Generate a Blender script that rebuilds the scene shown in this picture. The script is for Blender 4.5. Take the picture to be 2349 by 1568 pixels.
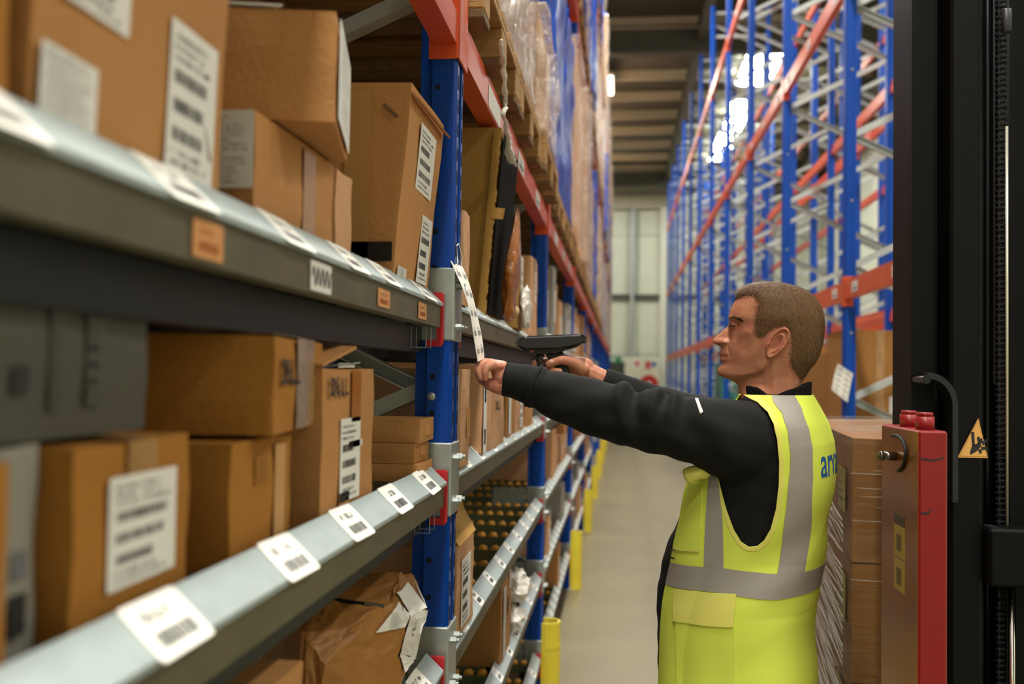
import bpy, math, random
import numpy as np
from mathutils import Matrix, Vector

for o in list(bpy.data.objects):
    bpy.data.objects.remove(o, do_unlink=True)
SC = bpy.context.scene
COL = SC.collection
random.seed(7)
RNG = np.random.default_rng(7)

# ------------------------------------------------------------------ camera
CAM_H = 1.5738
FPX = 2284.0
YAW, PITCH, ROLL = -0.1086, 0.0326, 0.0153
_cy, _sy, _cp, _sp = math.cos(YAW), math.sin(YAW), math.cos(PITCH), math.sin(PITCH)
CF = np.array([_sy * _cp, _cy * _cp, _sp])
_R = np.array([_cy, -_sy, 0.0])
_U = np.cross(_R, CF)
CR = math.cos(ROLL) * _R + math.sin(ROLL) * _U
CU = -math.sin(ROLL) * _R + math.cos(ROLL) * _U
CO = np.array([0, 0, CAM_H])
cam_data = bpy.data.cameras.new('camera')
cam = bpy.data.objects.new('camera', cam_data)
COL.objects.link(cam)
cam.matrix_world = Matrix(((CR[0], CU[0], -CF[0], 0), (CR[1], CU[1], -CF[1], 0), (CR[2], CU[2], -CF[2], CAM_H), (0, 0, 0, 1)))
cam_data.sensor_width = 36.0
cam_data.lens = FPX / 2349.0 * 36.0
cam_data.clip_start = 0.05
cam_data.clip_end = 200
cam_data.dof.use_dof = True
cam_data.dof.focus_distance = 2.12
cam_data.dof.aperture_fstop = 2.8
cam_data.dof.aperture_blades = 9
SC.camera = cam

# ------------------------------------------------------------------ world, exposure, lamps
W = bpy.data.worlds.new('world')
SC.world = W
W.use_nodes = True
W.node_tree.nodes['Background'].inputs[0].default_value = (0.75, 0.85, 1.0, 1)
W.node_tree.nodes['Background'].inputs[1].default_value = 0.6
SC.view_settings.view_transform = 'Standard'
SC.view_settings.look = 'None'
SC.view_settings.exposure = 0.12
SC.view_settings.gamma = 1.0
SC.view_settings.use_curve_mapping = False

LAMP_Z = 8.75
LAMPS = [(0.15, y) for y in (-6.5, -3.2, 0.1, 4.4, 8.8, 13.2, 17.6)] + [(-0.52, 24.6), (-1.6, 29.5), (-1.6, 34.0)]  # last pair added, hidden behind left rack loads, to light the far end
LAMP_W = 265.0
ADDED_LAMPS = [(5.4, y) for y in (0.0, 4.5, 9.0, 13.5, 18.0)]  # row added out of view to light racks and walls from the right
def area_lamp(x, y, z, sx, sy, watts, colour=(1.0, 0.97, 0.86)):
    ld = bpy.data.lights.new('ceiling_lamp', 'AREA')
    ld.shape = 'RECTANGLE'
    ld.size, ld.size_y = sx, sy
    ld.energy = watts
    ld.color = colour
    lo = bpy.data.objects.new('ceiling_lamp', ld)
    COL.objects.link(lo)
    lo.location = (x, y, z)
    return lo
for (x, y) in LAMPS:
    area_lamp(x, y, LAMP_Z - 0.02, 0.5, 1.5, LAMP_W)
for (x, y) in ADDED_LAMPS:
    area_lamp(x, y, LAMP_Z - 0.02, 0.5, 1.5, 170)

# ------------------------------------------------------------------ pixel -> place helpers (for measuring on known planes)
def ray(px, py):
    d = CF + CR * ((px - 1174.5) / FPX) + CU * ((784 - py) / FPX)
    return d
def atY(px, py, Y):
    d = ray(px, py); return CO + d * (Y / d[1])
def atX(px, py, X):
    d = ray(px, py); return CO + d * (X / d[0])
def atZ(px, py, Z):
    d = ray(px, py); return CO + d * ((Z - CAM_H) / d[2])

# ------------------------------------------------------------------ materials
MATS = {}
def srgb(h):
    if isinstance(h, str):
        h = [int(h[i:i + 2], 16) / 255 for i in (0, 2, 4)]
    return tuple((c / 12.92 if c <= 0.04045 else ((c + 0.055) / 1.055) ** 2.4) for c in h)

def mat(name, col, rough=0.5, metal=0.0, noise=0.0, nscale=8.0, bump=0.0, bscale=60.0, spec=0.5, rand=0.0,
        stretch=None, dark=None, coat=0.0, alpha=None, trans=0.0, emis=None, estr=0.0, vcol=None, roughvar=0.0):
    if name in MATS:
        return MATS[name]
    m = bpy.data.materials.new(name)
    m.use_nodes = True
    nt = m.node_tree
    b = nt.nodes['Principled BSDF']
    c = srgb(col) if isinstance(col, str) else col
    b.inputs['Base Color'].default_value = (*c, 1)
    b.inputs['Roughness'].default_value = rough
    b.inputs['Metallic'].default_value = metal
    b.inputs['Specular IOR Level'].default_value = spec
    if coat: b.inputs['Coat Weight'].default_value = coat
    if alpha is not None: b.inputs['Alpha'].default_value = alpha
    if trans: b.inputs['Transmission Weight'].default_value = trans
    if emis:
        b.inputs['Emission Color'].default_value = (*srgb(emis), 1)
        b.inputs['Emission Strength'].default_value = estr
    L = nt.links.new
    N = nt.nodes.new
    src = None
    if vcol:
        a = N('ShaderNodeVertexColor'); a.layer_name = vcol
        src = a.outputs['Color']
    if noise or rand or bump or roughvar:
        tc = N('ShaderNodeTexCoord')
        co = tc.outputs['Object']
        if stretch:
            mp = N('ShaderNodeMapping'); mp.inputs['Scale'].default_value = stretch
            L(co, mp.inputs['Vector']); co = mp.outputs['Vector']
        if noise or roughvar:
            n = N('ShaderNodeTexNoise'); n.inputs['Scale'].default_value = nscale
            n.inputs['Detail'].default_value = 5; n.inputs['Roughness'].default_value = 0.6
            L(co, n.inputs['Vector'])
        if noise:
            mx = N('ShaderNodeMix'); mx.data_type = 'RGBA'
            d = srgb(dark) if dark else tuple(x * (1 - noise) for x in c)
            cr = N('ShaderNodeValToRGB')
            cr.color_ramp.elements[0].position = 0.35; cr.color_ramp.elements[1].position = 0.65
            L(n.outputs['Fac'], cr.inputs['Fac'])
            L(cr.outputs['Color'], mx.inputs['Factor'])
            mx.inputs['A'].default_value = (*d, 1)
            if src: L(src, mx.inputs['B'])
            else: mx.inputs['B'].default_value = (*c, 1)
            src = mx.outputs['Result']
        if roughvar:
            mr = N('ShaderNodeMapRange'); mr.inputs['To Min'].default_value = max(0.02, rough - roughvar); mr.inputs['To Max'].default_value = min(1, rough + roughvar)
            L(n.outputs['Fac'], mr.inputs['Value']); L(mr.outputs['Result'], b.inputs['Roughness'])
        if rand:
            oi = N('ShaderNodeObjectInfo')
            mr = N('ShaderNodeMapRange'); mr.inputs['To Min'].default_value = 1 - rand; mr.inputs['To Max'].default_value = 1 + rand
            L(oi.outputs['Random'], mr.inputs['Value'])
            hs = N('ShaderNodeHueSaturation')
            if src: L(src, hs.inputs['Color'])
            else: hs.inputs['Color'].default_value = (*c, 1)
            L(mr.outputs['Result'], hs.inputs['Value'])
            src = hs.outputs['Color']
        if bump:
            n2 = N('ShaderNodeTexNoise'); n2.inputs['Scale'].default_value = bscale; n2.inputs['Detail'].default_value = 4
            L(co, n2.inputs['Vector'])
            bp = N('ShaderNodeBump'); bp.inputs['Strength'].default_value = bump; bp.inputs['Distance'].default_value = 0.01
            L(n2.outputs['Fac'], bp.inputs['Height']); L(bp.outputs['Normal'], b.inputs['Normal'])
    if src: L(src, b.inputs['Base Color'])
    MATS[name] = m
    return m

CARD = mat('kraft_cardboard', 'c08a55', 0.75, noise=0.10, nscale=5, bump=0.15, bscale=120, rand=0.10, spec=0.25)
CARD2 = mat('pale_cardboard', 'd0a07a', 0.75, noise=0.08, nscale=5, bump=0.12, bscale=120, rand=0.07, spec=0.25)
CARD_OLIVE = mat('dull_cardboard', 'a9803f', 0.75, noise=0.12, nscale=5, bump=0.15, bscale=90, spec=0.25)
CARD_N = mat('warm_cardboard', 'a9722f', 0.75, noise=0.10, nscale=5, bump=0.15, bscale=120, rand=0.05, spec=0.25)
LIPBEAM = mat('dull_steel_front_beam', '6e6a57', 0.5, metal=0.35, noise=0.2, nscale=12)
CARD_DK = mat('cardboard_inside', '7a5a36', 0.8, noise=0.1)
CARD_W = mat('white_cardboard', '8f8d86', 0.7, noise=0.06, rand=0.04)
TAPE = mat('packing_tape', 'b98d5e', 0.22, noise=0.25, nscale=30, spec=0.6, stretch=(1, 1, 0.3))
TAPE_BLACK = mat('black_tape', '15181a', 0.35)
PAPER = mat('white_paper', 'e9e8e6', 0.6, noise=0.03)
PAPER_W = mat('bright_label', 'f2f1ec', 0.45)
STICK = mat('orange_sticker', 'e0a066', 0.5, noise=0.1, nscale=40)
INK = mat('black_ink', '232328', 0.6)
INK_G = mat('grey_ink', '6c6c72', 0.6)
BLUE = mat('blue_rack_paint', '0047ab', 0.42, noise=0.12, nscale=3, rand=0.06, spec=0.3, bump=0.03, bscale=200)
BLUE_N = mat('blue_rack_paint_near', '003f9c', 0.34, noise=0.16, nscale=9, spec=0.35, bump=0.04, bscale=300, stretch=(1, 1, 0.4))
ORANGE = mat('orange_rack_paint', 'dd5a30', 0.35, noise=0.10, nscale=6, rand=0.05, spec=0.5)
GALV = mat('galvanised_steel', 'a7afad', 0.42, metal=0.55, noise=0.14, nscale=25, roughvar=0.1)
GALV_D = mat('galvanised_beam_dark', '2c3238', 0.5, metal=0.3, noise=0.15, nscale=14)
ZINC = mat('galvanised_lip', 'aab6b9', 0.58, metal=0.38, noise=0.10, nscale=30, roughvar=0.08)
TRACK = mat('roller_track_steel', '6f7458', 0.45, metal=0.4, noise=0.15)
WHEEL = mat('amber_wheel', 'd99a2b', 0.4, rand=0.1)
RED = mat('red_plastic', 'b8232a', 0.4, spec=0.4)
RED_P = mat('red_truck_paint', '8c0c12', 0.4, noise=0.08, nscale=20, coat=0.15)
YELLOW = mat('yellow_guard', 'ead63f', 0.5, noise=0.1, nscale=10)
WOOD = mat('pallet_wood', 'b58a55', 0.8, noise=0.35, nscale=6, stretch=(1, 6, 6), bump=0.3, bscale=40, rand=0.12)
WOOD_DK = mat('old_pallet_wood', '7a5f3f', 0.85, noise=0.35, nscale=6, stretch=(6, 1, 6), bump=0.3, bscale=40, rand=0.15)
CONC = mat('concrete_floor', '847a60', 0.36, noise=0.10, nscale=1.6, roughvar=0.08, bump=0.02, bscale=30)
WALLM = mat('cream_wall_panel', 'd9dccb', 0.6, noise=0.03, nscale=1)
STEELG = mat('grey_structural_steel', '4e5246', 0.6, noise=0.08)
DECK = mat('ceiling_deck', '45473a', 0.7, noise=0.06)
PURL = mat('purlin_steel', 'b9b59c', 0.5, noise=0.05)
WHITE_S = mat('white_painted_steel', 'dfe0d2', 0.5, noise=0.03)
BLACKM = mat('black_mast_paint', '050608', 0.5, noise=0.2, nscale=10, spec=0.2)
BRACE = mat('bright_zinc_brace', 'bcc3c2', 0.45, metal=0.15, noise=0.08, nscale=20)
BLACKG = mat('black_gloss', '0c0d10', 0.25)
DKRUB = mat('black_rubber', '131313', 0.7)
CHROME = mat('chrome_rod', 'd8d4c8', 0.15, metal=1.0)
BRASSY = mat('bronze_rail', '8a6a3a', 0.35, metal=0.6)
GRN = mat('green_sign', '1f8f63', 0.5)

def film(name, col, rough=0.12, density=0.35, wscale=14.0, stretch=(1, 1, 1), bumpd=0.6):
    """stretch wrap: mostly clear with glossy wrinkled sheen"""
    if name in MATS: return MATS[name]
    m = bpy.data.materials.new(name); m.use_nodes = True
    nt = m.node_tree; N = nt.nodes.new; L = nt.links.new
    b = nt.nodes['Principled BSDF']
    b.inputs['Base Color'].default_value = (*srgb(col), 1)
    b.inputs['Roughness'].default_value = rough
    b.inputs['Specular IOR Level'].default_value = 0.7
    tc = N('ShaderNodeTexCoord'); mp = N('ShaderNodeMapping'); mp.inputs['Scale'].default_value = stretch
    L(tc.outputs['Object'], mp.inputs['Vector'])
    n = N('ShaderNodeTexNoise'); n.inputs['Scale'].default_value = wscale; n.inputs['Detail'].default_value = 6
    n.inputs['Distortion'].default_value = 0.6
    L(mp.outputs['Vector'], n.inputs['Vector'])
    bp = N('ShaderNodeBump'); bp.inputs['Strength'].default_value = bumpd; bp.inputs['Distance'].default_value = 0.02
    L(n.outputs['Fac'], bp.inputs['Height']); L(bp.outputs['Normal'], b.inputs['Normal'])
    mr = N('ShaderNodeMapRange'); mr.inputs['From Min'].default_value = 0.35; mr.inputs['From Max'].default_value = 0.7
    mr.inputs['To Min'].default_value = density * 0.5; mr.inputs['To Max'].default_value = min(1, density * 1.5)
    L(n.outputs['Fac'], mr.inputs['Value']); L(mr.outputs['Result'], b.inputs['Alpha'])
    MATS[name] = m
    return m
FILM = film('clear_stretch_film', 'd8d4cc', 0.10, 0.18, 10, (0.6, 0.6, 3.0))
FILM_P = film('milky_stretch_film', 'd0bfae', 0.14, 0.45, 10, (1, 1, 2.0))
FILM_B = film('blue_stretch_film', '1a52c4', 0.30, 1.2, 7, (1, 1, 1), 0.45)
FILM_B.node_tree.nodes['Principled BSDF'].inputs['Specular IOR Level'].default_value = 0.3

# ------------------------------------------------------------------ mesh helpers
def make_mesh(name, V, F, m=None, smooth=False):
    me = bpy.data.meshes.new(name)
    me.from_pydata([tuple(v) for v in V], [], [tuple(int(i) for i in f) for f in F])
    if m is not None:
        for mm in (m if isinstance(m, (list, tuple)) else [m]): me.materials.append(mm)
    if smooth: me.shade_smooth()
    me.update()
    return me
def link(name, me, parent=None, loc=None, rotz=0.0):
    o = bpy.data.objects.new(name, me)
    COL.objects.link(o)
    if parent is not None: o.parent = parent
    if loc is not None: o.location = loc
    if rotz: o.rotation_euler = (0, 0, rotz)
    return o
def obj(name, VF, m, parent=None, loc=None, smooth=False, rotz=0.0):
    return link(name, make_mesh(name, VF[0], VF[1], m, smooth), parent, loc, rotz)
def tag(o, label=None, cat=None, group=None, kind=None):
    if label: o['label'] = label
    if cat: o['category'] = cat
    if group: o['group'] = group
    if kind: o['kind'] = kind
    return o
def thing(name, label, cat, loc=(0, 0, 0), group=None, rotz=0.0):
    o = bpy.data.objects.new(name, None)
    COL.objects.link(o)
    o.empty_display_size = 0.1
    o.location = loc
    if rotz: o.rotation_euler = (0, 0, rotz)
    return tag(o, label, cat, group)
def struct(o):
    o['kind'] = 'structure'; return o
def copy_tree(src, parent=None):
    c = src.copy(); COL.objects.link(c)
    if parent is not None: c.parent = parent
    for ch in list(src.children): copy_tree(ch, c)
    return c
def join(*parts):
    V, F, n = [], [], 0
    for (v, f) in parts:
        V += list(v); F += [tuple(i + n for i in g) for g in f]; n += len(v)
    return V, F
def mv(VF, d=(0, 0, 0), M=None):
    v = np.array(VF[0], float)
    if M is not None: v = v @ np.array(M, float).T
    return list(v + np.array(d)), VF[1]
def rotZ(a):
    c, s = math.cos(a), math.sin(a); return np.array([[c, -s, 0], [s, c, 0], [0, 0, 1]])
def rotX(a):
    c, s = math.cos(a), math.sin(a); return np.array([[1, 0, 0], [0, c, -s], [0, s, c]])
def rotY(a):
    c, s = math.cos(a), math.sin(a); return np.array([[c, 0, s], [0, 1, 0], [-s, 0, c]])
def box(x0, y0, z0, x1, y1, z1):
    V = [(x, y, z) for x in (x0, x1) for y in (y0, y1) for z in (z0, z1)]
    F = [(0, 1, 3, 2), (4, 6, 7, 5), (0, 4, 5, 1), (2, 3, 7, 6), (0, 2, 6, 4), (1, 5, 7, 3)]
    return V, F
def cbox(x0, y0, z0, x1, y1, z1, c=0.004):
    """box with chamfered edges and corners"""
    c = min(c, (x1 - x0) / 2.01, (y1 - y0) / 2.01, (z1 - z0) / 2.01)
    lo, hi = (x0, y0, z0), (x1, y1, z1)
    V, idx = [], {}
    for i in (0, 1):
        for j in (0, 1):
            for k in (0, 1):
                s = (i, j, k)
                p = [hi[a] if s[a] else lo[a] for a in range(3)]
                for a in range(3):
                    q = list(p)
                    for b in range(3):
                        if b != a: q[b] += -c if s[b] else c
                    idx[(s, a)] = len(V); V.append(tuple(q))
    F = []
    for a in range(3):
        b, d = (a + 1) % 3, (a + 2) % 3
        for e in (0, 1):
            r = []
            for (x, y) in ((0, 0), (1, 0), (1, 1), (0, 1)):
                s = [0, 0, 0]; s[a] = e; s[b] = x; s[d] = y
                r.append(idx[(tuple(s), a)])
            F.append(tuple(r if e else r[::-1]))
        for x in (0, 1):          # edges along a
            for y in (0, 1):
                s0 = [0, 0, 0]; s0[b] = x; s0[d] = y
                s1 = list(s0); s1[a] = 1
                s0, s1 = tuple(s0), tuple(s1)
                q = (idx[(s0, b)], idx[(s1, b)], idx[(s1, d)], idx[(s0, d)])
                F.append(q if (x ^ y) else q[::-1])
    for i in (0, 1):
        for j in (0, 1):
            for k in (0, 1):
                s = (i, j, k)
                t = (idx[(s, 0)], idx[(s, 1)], idx[(s, 2)])
                F.append(t if (i + j + k) % 2 else t[::-1])
    return V, F
def prism(pts, axis, a, b):
    """extrude a closed 2-D outline along an axis; pts in the two other axes in cyclic order"""
    n = len(pts)
    def mk(p, t):
        if axis == 'x': return (t, p[0], p[1])
        if axis == 'y': return (p[0], t, p[1])
        return (p[0], p[1], t)
    V = [mk(p, a) for p in pts] + [mk(p, b) for p in pts]
    F = [(i, (i + 1) % n, (i + 1) % n + n, i + n) for i in range(n)]
    F += [tuple(range(n))[::-1], tuple(range(n, 2 * n))]
    return V, F
def frame_of(t):
    t = t / (np.linalg.norm(t) + 1e-12)
    up = np.array([0, 0, 1.0]) if abs(t[2]) < 0.9 else np.array([1.0, 0, 0])
    s = np.cross(up, t); s /= np.linalg.norm(s)
    return s, np.cross(t, s)
def tube(path, r, n=8, cap=True, closed=False):
    P = np.array(path, float); m = len(P)
    rr = np.full(m, r) if np.isscalar(r) else np.array(r, float)
    V = []
    ps = None
    for i in range(m):
        t = P[(i + 1) % m] - P[i - 1] if closed else P[min(i + 1, m - 1)] - P[max(i - 1, 0)]
        t = t / (np.linalg.norm(t) + 1e-12)
        if ps is None: s, u = frame_of(t)
        else:
            s = ps - t * (ps @ t); s /= np.linalg.norm(s) + 1e-12; u = np.cross(t, s)
        ps = s
        for k in range(n):
            a = 2 * math.pi * k / n
            V.append(P[i] + rr[i] * (math.cos(a) * s + math.sin(a) * u))
    F = []
    for i in range(m if closed else m - 1):
        for k in range(n):
            a, b = i * n + k, i * n + (k + 1) % n
            c, d = ((i + 1) % m) * n + (k + 1) % n, ((i + 1) % m) * n + k
            F.append((a, b, c, d))
    if cap and not closed:
        F.append(tuple(range(n))[::-1]); F.append(tuple(range((m - 1) * n, m * n)))
    return V, F
def cyl(p, q, r, n=12):
    return tube([p, q], r, n)
def bar(p, q, w, h):
    """rectangular bar from p to q: w sideways, h up"""
    p, q = np.array(p, float), np.array(q, float)
    s, u = frame_of(q - p)
    V = []
    for c in (p, q):
        for (a, b) in ((-1, -1), (1, -1), (1, 1), (-1, 1)):
            V.append(c + s * a * w / 2 + u * b * h / 2)
    F = [(0, 1, 5, 4), (1, 2, 6, 5), (2, 3, 7, 6), (3, 0, 4, 7), (3, 2, 1, 0), (4, 5, 6, 7)]
    return V, F
def chan(p, q, w, h, t=0.003):
    """C channel brace from p to q"""
    p, q = np.array(p, float), np.array(q, float)
    s, u = frame_of(q - p)
    prof = [(-w / 2, -h / 2), (w / 2, -h / 2), (w / 2, -h / 2 + t), (-w / 2 + t, -h / 2 + t), (-w / 2 + t, h / 2 - t), (w / 2, h / 2 - t), (w / 2, h / 2), (-w / 2, h / 2)]
    n = len(prof)
    V = [p + s * a + u * b for a, b in prof] + [q + s * a + u * b for a, b in prof]
    F = [(i, (i + 1) % n, (i + 1) % n + n, i + n) for i in range(n)]
    F += [(3, 2, 1, 0), (4, 3, 0, 7), (7, 6, 5, 4), (8, 9, 10, 11), (8, 11, 12, 15), (12, 13, 14, 15)]
    return V, F
def grid(P, closed_u=False, closed_v=False):
    """P: array (nu, nv, 3) -> mesh"""
    nu, nv = P.shape[:2]
    V = P.reshape(-1, 3)
    F = []
    for i in range(nu if closed_u else nu - 1):
        for j in range(nv if closed_v else nv - 1):
            a = i * nv + j; b = i * nv + (j + 1) % nv
            c = ((i + 1) % nu) * nv + (j + 1) % nv; d = ((i + 1) % nu) * nv + j
            F.append((a, b, c, d))
    return list(V), F
def ellipsoid(c, r, nu=12, nv=16, M=None):
    P = np.zeros((nu + 1, nv, 3))
    for i in range(nu + 1):
        t = math.pi * i / nu
        for j in range(nv):
            a = 2 * math.pi * j / nv
            P[i, j] = (r[0] * math.sin(t) * math.cos(a), r[1] * math.sin(t) * math.sin(a), -r[2] * math.cos(t))
    if M is not None: P = P @ np.array(M).T
    V, F = grid(P + np.array(c), closed_v=True)
    return V, [f[::-1] for f in F]
ORD = ['first', 'second', 'third', 'fourth', 'fifth', 'sixth', 'seventh', 'eighth', 'ninth', 'tenth', 'eleventh', 'twelfth', 'thirteenth', 'fourteenth', 'fifteenth', 'sixteenth']

# ------------------------------------------------------------------ print marks on labels (flat print)
def marks(kind, w, h, seed=0, z=0.0004):
    """rows of text-like dashes and barcodes on a w x h field centred at 0 in XY"""
    r = random.Random(seed)
    V, F = [], []
    def q(x0, y0, x1, y1):
        n = len(V)
        V.extend([(x0, y0, z), (x1, y0, z), (x1, y1, z), (x0, y1, z)]); F.append((n, n + 1, n + 2, n + 3))
    def textrow(x0, x1, yc, hh):
        x = x0
        while x < x1:
            cw = hh * r.uniform(0.35, 0.8)
            if r.random() < 0.85:
                # a letter-like blob: stem and bar
                q(x, yc - hh / 2, x + cw * 0.28, yc + hh / 2)
                if r.random() < 0.7: q(x + cw * 0.28, yc + hh * (0.25 if r.random() < 0.5 else -0.5), x + cw * 0.85, yc + hh * (0.5 if r.random() < 0.5 else -0.25))
            x += cw * 1.15
    def barcode(x0, x1, y0, y1):
        x = x0
        u = (x1 - x0) / 44
        while x < x1:
            bw = u * r.choice((1, 1, 1.6, 2.2)); q(x, y0, min(x + bw, x1), y1); x += bw + u * r.choice((0.8, 1, 1.5))
    if kind == 'lip':        # code on top, bar code under it
        textrow(-w * 0.30, w * 0.22, h * 0.20, h * 0.18); barcode(-w * 0.32, w * 0.34, -h * 0.32, -h * 0.06)
    elif kind == 'ship':
        for k, f in enumerate((0.40, 0.33, 0.26)): textrow(-w * 0.42, w * (0.1 + 0.3 * r.random()), h * f, h * 0.035)
        for f in (0.14, -0.05, -0.24): barcode(-w * 0.40, w * (0.1 + 0.25 * r.random()), h * (f - 0.045), h * (f + 0.045))
        textrow(-w * 0.42, w * 0.2, -h * 0.36, h * 0.04); textrow(-w * 0.42, w * 0.35, -h * 0.43, h * 0.03)
    elif kind == 'note':
        f = 0.42
        while f > -0.45:
            textrow(-w * 0.44, w * (0.1 + 0.34 * r.random()), h * f, h * 0.028); f -= 0.06
    elif kind == 'sheet':
        for c in (-0.25, 0.25):
            for f in (0.38, 0.18, -0.02, -0.22, -0.40):
                textrow(w * (c - 0.12), w * (c + 0.06), h * (f + 0.045), h * 0.018); barcode(w * (c - 0.15), w * (c + 0.15), h * (f - 0.03), h * (f + 0.022))
    return V, F
def rrect(w, h, r=0.004, n=4):
    P = []
    for (cx, cy, a0) in ((w / 2 - r, h / 2 - r, 0), (-w / 2 + r, h / 2 - r, 90), (-w / 2 + r, -h / 2 + r, 180), (w / 2 - r, -h / 2 + r, 270)):
        for k in range(n + 1):
            a = math.radians(a0 + 90 * k / n); P.append((cx + r * math.cos(a), cy + r * math.sin(a)))
    return P
def basis(c, ex, ey):
    """matrix placing local XY on the plane spanned by ex, ey at c"""
    ex, ey = np.array(ex, float), np.array(ey, float)
    ex /= np.linalg.norm(ex); ez = np.cross(ex, ey); ez /= np.linalg.norm(ez); ey = np.cross(ez, ex)
    return np.array([ex, ey, ez]).T, np.array(c, float)
def put(VF, B):
    return list(np.array(VF[0], float) @ B[0].T + B[1]), VF[1]
def sticker(parent, c, ex, ey, w, h, kind=None, seed=0, m=None, ink=None, name='label', t=0.0006, r=0.003):
    B = basis(c, ex, ey)
    o = obj(name, put(prism(rrect(w, h, min(r, w / 3, h / 3)), 'z', 0, t), B), m or PAPER, parent)
    if kind:
        po = obj('print', put(marks(kind, w, h, seed, t + 0.0003), B), ink or INK, o)
        po['kind'] = 'stuff'
    return o
_txt = {}
def text_mesh(s, size, bold=0.0, spacing=1.0):
    key = (s, size, bold, spacing)
    if key in _txt: return _txt[key]
    cu = bpy.data.curves.new('t', 'FONT'); cu.body = s; cu.size = size; cu.align_x = 'CENTER'; cu.align_y = 'CENTER'
    cu.offset = bold; cu.space_character = spacing; cu.resolution_u = 3
    o = bpy.data.objects.new('t', cu); COL.objects.link(o)
    dg = bpy.context.evaluated_depsgraph_get(); dg.update()
    me = bpy.data.meshes.new_from_object(o.evaluated_get(dg))
    V = [tuple(v.co) for v in me.vertices]; F = [tuple(p.vertices) for p in me.polygons]
    bpy.data.objects.remove(o, do_unlink=True); bpy.data.curves.remove(cu); bpy.data.meshes.remove(me)
    _txt[key] = (V, F)
    return V, F
def lettering(parent, s, size, c, ex, ey, m, bold=0.0, spacing=1.0, lift=0.0008):
    V, F = text_mesh(s, size, bold, spacing)
    V = [(x, y, lift) for x, y, z in V]
    return obj('lettering', put((V, F), basis(c, ex, ey)), m, parent)

from mathutils.bvhtree import BVHTree
def hit_bvh(bv, px, py, off=0.0015):
    d = Vector(ray(px, py)).normalized()
    loc, nrm, *_ = bv.ray_cast(Vector(CO), d)
    if loc is None: return None
    if nrm.dot(d) > 0: nrm = -nrm
    return np.array(loc + nrm * off)
def decal(name, bv, quad, nu, nv, m, parent, origin, off=0.0015, thick=0.0008):
    """paper or tape lying on a curved surface, spanned by four measured corners"""
    q = np.array(quad, float); V, F = [], []
    for i in range(nu + 1):
        for j in range(nv + 1):
            a = q[0] * (1 - j / nv) + q[1] * j / nv; b = q[3] * (1 - j / nv) + q[2] * j / nv
            p = a * (1 - i / nu) + b * i / nu
            h = hit_bvh(bv, p[0], p[1], off)
            if h is None:      # past the rim: carry on at the depth of the last point
                d = ray(p[0], p[1]); L0 = np.linalg.norm(V[-1] - CO) if V else np.linalg.norm(np.array(origin) - CO)
                h = CO + d / np.linalg.norm(d) * L0
            V.append(h)
    V = [v - np.array(origin) for v in V]
    for i in range(nu):
        for j in range(nv): F.append((i * (nv + 1) + j, i * (nv + 1) + j + 1, (i + 1) * (nv + 1) + j + 1, (i + 1) * (nv + 1) + j))
    o = obj(name, (V, F), m, parent)
    md = o.modifiers.new('t', 'SOLIDIFY'); md.thickness = thick; md.offset = 0
    return o
# ================================================================== the building
BACK_Y, FRONT_Y, LEFT_X, RIGHT_X, CEIL = 38.6, -9.0, -7.0, 7.6, 9.35
def quad_grid(x0, x1, y0, y1, z, n=1):
    return [(x0, y0, z), (x1, y0, z), (x1, y1, z), (x0, y1, z)], [(0, 1, 2, 3)]
fl = struct(obj('floor', box(LEFT_X - .2, FRONT_Y - .2, -0.2, RIGHT_X + .2, BACK_Y + .2, 0), CONC))
for k, yy in enumerate((3.6, 9.6, 15.6, 21.6, 27.6, 33.6)):      # saw-cut joints in the slab
    obj('floor_joint', box(LEFT_X, yy, 0.0, RIGHT_X, yy + 0.008, 0.0012), mat('joint_filler', '7d7763', 0.8), fl)
obj('floor_joint', box(0.62, FRONT_Y, 0.0, 0.628, BACK_Y, 0.0011), MATS['joint_filler'], fl)
ce = struct(obj('ceiling', box(LEFT_X - .2, FRONT_Y - .2, CEIL, RIGHT_X + .2, BACK_Y + .2, CEIL + 0.2), DECK))
# profiled sheet under the deck: shallow ribs
zp = []
me_purlin = make_mesh('purlin', *prism([(0, 0), (0.07, 0), (0.07, 0.02), (0.02, 0.02), (0.02, 0.22), (0.07, 0.22), (0.07, 0.24), (0, 0.24)], 'x', LEFT_X, RIGHT_X), PURL)
yy = -7.0
while yy < BACK_Y - 0.5:
    link('purlin', me_purlin, ce, (0, yy, CEIL - 0.24)); yy += 1.9
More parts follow.
